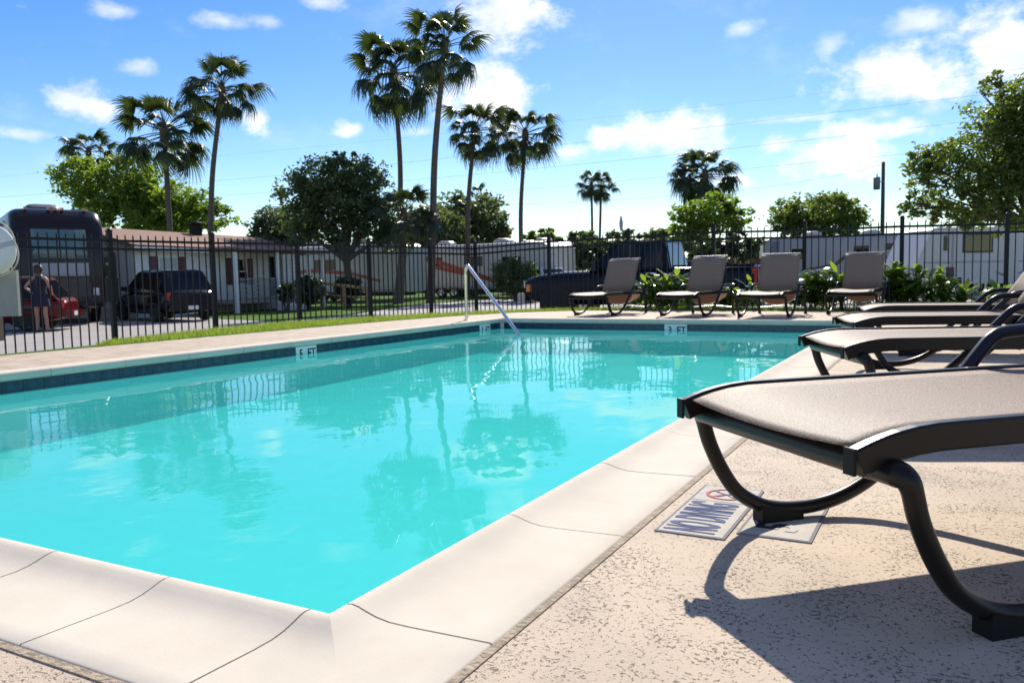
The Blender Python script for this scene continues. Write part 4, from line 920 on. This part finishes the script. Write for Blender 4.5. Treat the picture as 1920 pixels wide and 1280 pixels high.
# ------------------------------------------------------------------ house
def house():
    a = ground_at(252, 28.5); b = ground_at(556, 37.5); u = (b-a).normalized(); L = (b-a).length; hd_ = math.atan2(u.y,u.x)
    t = thing('mobile_home', 'cream clapboard house with brown roof and maroon shutters', 'house', a, hd_)   # local x along the front, +y away
    Dp, Hw, Hr = 4.6, 2.6, 3.2
    wl = MB().box((0,0,.35),(L,Dp,Hw)); wl.prism([(0,0,Hw),(0,Dp,Hw),(0,Dp/2,Hr)], (L,0,0)); wl.build('wall', CREAM, t)
    bd = MB()
    for k in range(14): bd.box((0,-.018,.42+k*.155),(L,-.002,.545+k*.155)); bd.box((-.018,.0,.42+k*.155),(-.002,Dp,.545+k*.155))
    bd.build('clapboards', CREAM, t)
    MB().box((-.02,-.02,-.05),(L+.02,Dp,.35)).build('skirting', mat('skirting',(.42,.42,.41),.7), t)
    e = .35; rf = MB()
    for s_, y0 in ((1,-e),(-1,Dp+e)):
        z0 = Hw-.05-(Hr-Hw)*e/(Dp/2)+.12; q = [(-.3,y0,z0),(L+.3,y0,z0),(L+.3,Dp/2,Hr+.12),(-.3,Dp/2,Hr+.12)]
        rf.prism(q, (0,0,-.09))
    r__ = rf.build('roof', SHING, t)
    MB().box((L*.55,Dp*.4,Hr-.1),(L*.55+.35,Dp*.4+.35,Hr+.45)).lathe([(.0,.6),(.26,.55),(.26,.45),(.1,.45)], 12, Matrix.Translation((L*.55+.17,Dp*.4+.17,Hr))).build('vent', PLAST, r__)
    MB().box((-.33,-e-.02,Hw-.24),(L+.33,-e-.005,Hw-.09)).build('fascia', WHITE, t)
    def window(x0, x1, z0, z1, pane=DGLASS, shut=True):
        wf = MB().box((x0-.06,-.04,z0-.06),(x1+.06,-.02,z1+.06)).build('window', WHITE, t); MB().box((x0,-.05,z0),(x1,-.042,z1)).build('pane', pane, wf); MB().box((x0,-.056,(z0+z1)/2-.02),(x1,-.051,(z0+z1)/2+.02)).build('sash', WHITE, wf)
        if shut:
            for q in (x0-.42, x1+.08): MB().box((q,-.055,z0-.05),(q+.34,-.021,z1+.05)).build('shutter', MAROON, t)
    k = L/11.
    window(1.35*k, 2.35*k, 1.25, 2.15, mat('curtained_pane',(.42,.44,.42),.2)); window(6.0*k, 6.9*k, 1.15, 2.15)
    MB().box((4.0*k,-.05,.55),(4.95*k,-.022,2.3)).build('door', WHITE, t); MB().box((4.35*k,-.13,1.75),(4.6*k,-.052,2.1)).build('lantern', PLAST, t)
    # porch: floor, steps, lattice rail and screen, posts
    pf = MB().box((4.0*k,-1.5,.36),(8.6*k,-.03,.50)); pf.build('porch_floor', mat('porch_board',(.30,.26,.22),.8), t)
    for i in range(2): MB().box((7.0*k,-1.8-.3*i,0),(8.4*k,-1.5-.3*i,.34-.16*i)).build('step', WHITE, t)
    def lattice(x0, x1, z0, z1, y, m, nm, sp=.16):
        mb = MB(); n_ = int((x1-x0+z1-z0)/sp); H_ = z1-z0
        for i in range(n_):
            for dr in (1,-1):
                s0 = x0-H_+i*sp*1.05; pa, pb = (s0, z0), (s0+H_, z1)
                xa, za, xb, zb = pa[0], pa[1], pb[0], pb[1]
                if xa < x0: za += (x0-xa); xa = x0
                if xb > x1: zb -= (xb-x1); xb = x1
                if xb-xa < .05: continue
                if dr < 0: za, zb = z0+z1-za, z0+z1-zb
                mb.prism([(xa,y,za-.02),(xb,y,zb-.02),(xb,y,zb+.02),(xa,y,za+.02)], (0,.012*dr,0))
        for q in ((x0,z0,x1,z0+.05),(x0,z1-.05,x1,z1),(x0,z0,x0+.05,z1),(x1-.05,z0,x1,z1)): mb.box((q[0],y-.025,q[1]),(q[2],y+.025,q[3]))
        mb.build(nm, m, t)
    lattice(4.1*k, 7.0*k, .55, 1.35, -1.48, LATT, 'lattice_rail'); lattice(7.6*k, 8.5*k, .5, 2.35, -1.45, WHITE, 'lattice_screen')
    for x in (4.05,7.05,8.55,9.6,10.9): MB().box((x*k-.06,-1.55,0),(x*k+.06,-1.43,2.42)).build('porch_post', WHITE, t)
    MB().box((3.9*k,-1.75,2.42),(11.2*k,-.36,2.52)).build('porch_roof', SHING, t)
    MB().box((8.75*k,-.05,.5),(9.5*k,-.022,2.3)).build('dark_door', DGLASS, t)
    for x in (9.75,10.4): MB().box((x*k,-.05,.6),(x*k+.3,-.022,2.25)).build('beige_panel', mat('beige_panel',(.45,.36,.20),.7), t)
house()
# timber hand rail and picnic things right of the house
wr = thing('timber_railing', 'yellow timber step railing between the two dark bushes', 'railing', ground_at(630,34), heading(.95,-.3))
for x in (-.7,.35,1.4): MB().box((x-.05,-.05,0),(x+.05,.05,1.0-.12*x)).build('post', WOOD, wr)
MB().prism([(-.75,-.03,1.05),(1.5,-.03,.78),(1.5,-.03,.88),(-.75,-.03,1.15)], (0,.06,0)).build('rail', WOOD, wr); MB().prism([(-.75,-.03,.6),(1.5,-.03,.38),(1.5,-.03,.46),(-.75,-.03,.68)], (0,.06,0)).build('rail', WOOD, wr)
wf = thing('board_fence', 'red brown board fence behind the pickup truck bed', 'fence', ground_at(1290,44), heading(1,.1))
bme = MB().box((-.07,-.012,0),(.07,.012,1.95)).mesh('board', REDWD)
for i in range(36): obj('board', bme, wf, (i*.152, random.uniform(-.004,.004), random.uniform(-.02,.02)))
sh = thing('small_shed', 'small grey shed with white gable roof left of the truck', 'shed', ground_at(1044,62), heading(.9,.3))
MB().box((-1,-1,0),(1,1,1.9)).prism([(-1,-1,1.9),(1,-1,1.9),(0,-1,2.6)], (0,2,0)).build('wall', mat('shed_wall',(.16,.15,.15),.7), sh)
for s_ in (-1,1): MB().prism([(s_*1.15,-1.15,1.82),(0,-1.15,2.66),(0,-1.15,2.74),(s_*1.15,-1.15,1.90)], (0,2.3,0)).build('roof', WHITE, sh)
gbx = ground_at(1781, 17.5); bx_ = thing('utility_box', 'black box on a post behind the right end of the plant row', 'utility box', gbx)
MB().box((-.22,-.12,.55),(.22,.12,.98)).build('box', PLAST, bx_); MB().box((-.08,-.06,.98),(.08,.06,1.2)).build('meter', POLEW, bx_); MB().box((-.05,-.05,0),(.05,.05,.55)).build('post', POLEW, bx_)

# ------------------------------------------------------------------ utility pole, wires, street light
pb = ground_at(1653, 62); ph = at(1652,306,62).z-GZ
up_ = thing('utility_pole', 'wooden utility pole with transformer right of the umbrella shaped oak', 'utility pole', pb)
MB().tube([(0,0,-.3),(0,0,ph*.5),(0,0,ph)], [.17,.15,.12], 12).build('pole', POLEW, up_)
uz = at(1640,345,62).z-GZ
MB().lathe([(.0,-.48),(.24,-.48),(.25,.4),(.18,.46),(.0,.47)], 16, Matrix.Translation((-RTH.x*.48,-RTH.y*.48,uz))).build('transformer', mat('transformer_grey',(.16,.17,.19),.5), up_)
MB().tube([(-RTH.x*.48,-RTH.y*.48,uz+.44),(-RTH.x*.46,-RTH.y*.46,uz+.7)], .04, 6).build('bushing', PLAST, up_)
MB().box((-.12,-.03,-.04),(.3,.03,.04), Matrix.Translation((-RTH.x*.2,-RTH.y*.2,uz+.1))).build('bracket', GREYM, up_)
WIRE = mat('wire', (.03,.03,.035), .6)
def wire(label, pts, r=.016):
    P = smooth_path([at(*p) for p in pts], 5); o = MB().tube(P, r, 5).build('overhead_wire', WIRE); tag(o, label, 'wire', 'overhead wires')
wire('second highest overhead wire, crossing just above the far shaggy palm', [(-200,385,150),(480,333,125),(855,294,112),(1248,248,98),(1590,208,86),(1990,160,76)], .012)
wire('third overhead wire from the top passing over the twin palms', [(-200,415,150),(480,362,125),(757,339,115),(1080,309,104),(1440,271,92),(1990,208,76)], .012)
wire('fourth overhead wire from the top crossing the twin palm crowns', [(-200,440,150),(480,396,125),(922,360,110),(1080,347,104),(1440,312.5,92),(1990,262,76)], .012)
wire('lowest overhead wire ending at the top of the utility pole', [(700,396,110),(1040,379.6,90),(1290,366,78),(1440,350,70),(1580,327,65),(1652,310,62)], .011)
wire('highest and faintest overhead wire, passing through the palm crowns', [(-200,350,190),(480,286,165),(1000,234,145),(1400,191,125),(1560,172,118),(1990,120,100)], .009)
lamp = thing('security_light', 'slim light pole leaning behind the truck cab', 'light pole', ground_at(1170,40))
q = [at(1175,480,40)-lamp.location, at(1168,440,40)-lamp.location, at(1164.5,412,40)-lamp.location]
MB().tube([(q[0].x,q[0].y,0)]+q, .035, 8).build('pole', GREYM, lamp); MB().lathe([(.0,.45),(.04,.4),(.10,.1),(.09,-.1),(.05,-.3),(.0,-.32)], 10, Matrix.Translation(q[2]-Vector((0,0,.25)))).build('lamp_head', GREYM, lamp)

# ------------------------------------------------------------------ life ring stand at the left edge
rp_ = gp(-20, 668); dep = (rp_-CAM).dot(FW); dep = 9.1
rc = at(-19, 469, dep)
stn = thing('ring_stand', 'grey board stand that carries the white life ring at the left edge', 'stand', (rc.x-.03, rc.y+.09, 0))
rot = Matrix.Rotation(heading(1,0),4,'Z')
zt = at(0,515,dep).z; zb_ = at(0,594,dep).z
MB().box((-.2,-.02,zb_),(.215,.03,zt+.05), rot).build('board', GREYB, stn); MB().box((-.16,.031,0),(-.06,.12,1.25), rot).build('post', POLEW, stn)
rg = thing('life_ring', 'white life ring with rope hanging at the left edge', 'life ring', rc, heading(1,0))
mt = Matrix.Rotation(R(90),4,'X'); R0, r0 = .20, .095
MB().lathe([(R0+r0*math.cos(a), r0*.62*math.sin(a)) for a in [2*math.pi*k/16 for k in range(17)]], 48, mt).build('ring', RINGW, rg)
for k in range(4):
    a = R(15+90*k); MB().lathe([((r0+.004)*math.cos(b), (r0*.62+.004)*math.sin(b)) for b in [0]], 3).v
    c_ = Vector((math.cos(a)*R0,0,math.sin(a)*R0)); tdir = Vector((-math.sin(a),0,math.cos(a)))
    rings = []
    for s_ in (-.028,.028):
        rings.append([c_+tdir*s_+Vector((math.cos(a)*(r0+.003)*math.cos(b), -(r0*.62+.003)*math.sin(b), math.sin(a)*(r0+.003)*math.cos(b))) for b in [2*math.pi*q/16 for q in range(16)]])
    MB().loft(rings, True, False).build('strap', mat('strap_grey',(.5,.5,.56),.6), rg)
rpz_ = []
for k in range(49):
    a = 2*math.pi*k/48; bul = .035*abs(math.sin(2*(a-R(15)))); rr = R0+r0+.012+bul; rpz_.append((rr*math.cos(a), -.02, rr*math.sin(a)))
MB().tube(rpz_, .009, 6, cap=False).build('rope', ROPE, rg)

# ------------------------------------------------------------------ person beside the red car
def person():
    base = gp(80, 622, GZ); t = thing('person', 'person in a short navy dress standing with a hand on the hip', 'person', base, heading(1,0))
    # local x to the right of the picture, y away from the camera
    J = {'pel':(0,0,.92,.115),'wai':(0,0,1.08,.105),'che':(0,.01,1.27,.125),'nec0':(0,0,1.42,.07),'nec':(0,-.01,1.48,.05),'hd0':(0,-.02,1.55,.075),'hd1':(0,-.02,1.63,.095),'hd2':(0,-.01,1.70,.06)}
    E_ = [('pel','wai'),('wai','che'),('che','nec0'),('nec0','nec'),('nec','hd0'),('hd0','hd1'),('hd1','hd2')]
    for s_, n_ in ((-1,'l'),(1,'r')):
        fx = .13*s_
        J.update({n_+'hip':(.09*s_,0,.87,.092),n_+'kne':(.11*s_,-.02,.47,.058),n_+'cal':(.118*s_,.01,.34,.052),n_+'ank':(fx,.01,.08,.036),n_+'hee':(fx,-.04,.035,.035),n_+'toe':(fx+.02*s_,.16,.025,.03),n_+'sho':(.165*s_,0,1.38,.056)})
        E_ += [('pel',n_+'hip'),(n_+'hip',n_+'kne'),(n_+'kne',n_+'cal'),(n_+'cal',n_+'ank'),(n_+'ank',n_+'hee'),(n_+'ank',n_+'toe'),('nec0',n_+'sho')]
    J.update({'lel':(-.36,-.05,1.16,.042),'lwr':(-.22,.03,1.02,.030),'lpa':(-.18,.05,.99,.030),'rel':(.24,.06,1.13,.042),'rwr':(.20,.18,.98,.030),'rpa':(.18,.24,.96,.030)})
    E_ += [('lsho','lel'),('lel','lwr'),('lwr','lpa'),('rsho','rel'),('rel','rwr'),('rwr','rpa')]
    for n_, sgn, d in (('l',-1,Vector((.6,.5,-.5))),('r',1,Vector((-.3,.8,-.2)))):
        c_ = Vector(J[n_+'pa'][:3])
        for i in range(5):
            o_ = Vector((0,.0,-.022+.013*i)) if i < 4 else Vector((.01*sgn,-.01,.03)); a_ = c_+d.normalized()*.035+o_; b_ = a_+d.normalized()*(.03 if i < 4 else .02)+Vector((0,.004,-.008))
            J[f'{n_}f{i}a'] = (*a_,.009); J[f'{n_}f{i}b'] = (*b_,.007); E_ += [(n_+'pa',f'{n_}f{i}a'),(f'{n_}f{i}a',f'{n_}f{i}b')]
    ks = list(J); me = bpy.data.meshes.new('body'); me.from_pydata([J[k][:3] for k in ks], [(ks.index(a), ks.index(b)) for a, b in E_], [])
    o = bpy.data.objects.new('body', me); C.objects.link(o); o.parent = t
    md = o.modifiers.new('skin','SKIN'); md.use_smooth_shade = True
    for i, k in enumerate(ks): v_ = me.skin_vertices[0].data[i]; v_.radius = (J[k][3],J[k][3]); v_.use_root = (k == 'pel')
    o.modifiers.new('sub','SUBSURF').levels = 2
    bpy.context.view_layer.update()
    m2 = bpy.data.meshes.new_from_object(o.evaluated_get(bpy.context.evaluated_depsgraph_get())); o.modifiers.clear(); o.data = m2; m2.materials.clear(); m2.materials.append(SKIN); m2.name = 'body'
    def oval(z, a, b, cx=0, cy=0): return [(cx+a*math.cos(q), cy+b*math.sin(q), z) for q in [2*math.pi*k/20 for k in range(20)]]
    MB().loft([oval(.66,.225,.16),oval(.74,.222,.165),oval(.86,.205,.16),oval(.94,.188,.15),oval(1.08,.150,.128),oval(1.20,.165,.140,0,.005),oval(1.30,.178,.142,0,.01),oval(1.38,.155,.10),oval(1.425,.085,.075)], True, True).build('dress', CLOTH, t)
    MB().loft([oval(1.50,.07,.05,0,-.07),oval(1.54,.10,.085,0,-.045),oval(1.62,.116,.112,0,-.035),oval(1.70,.10,.10,0,-.03),oval(1.745,.05,.05,0,-.025)], True, True).build('hair', HAIR, t)
    MB().loft([oval(1.47,.05,.035,0,-.10),oval(1.40,.045,.03,0,-.13),oval(1.25,.03,.02,0,-.145),oval(1.18,.012,.01,0,-.145)], True, True).build('ponytail', HAIR, t)
    for s_ in (-1,1):
        MB().loft([[(.13*s_+.01*s_+a*.05,.05+b*.125,z) for a, b in [(math.cos(q),math.sin(q)) for q in [2*math.pi*k/12 for k in range(12)]]] for z in (0,.022)], True, True).build('sandal', PLAST, t)
person()
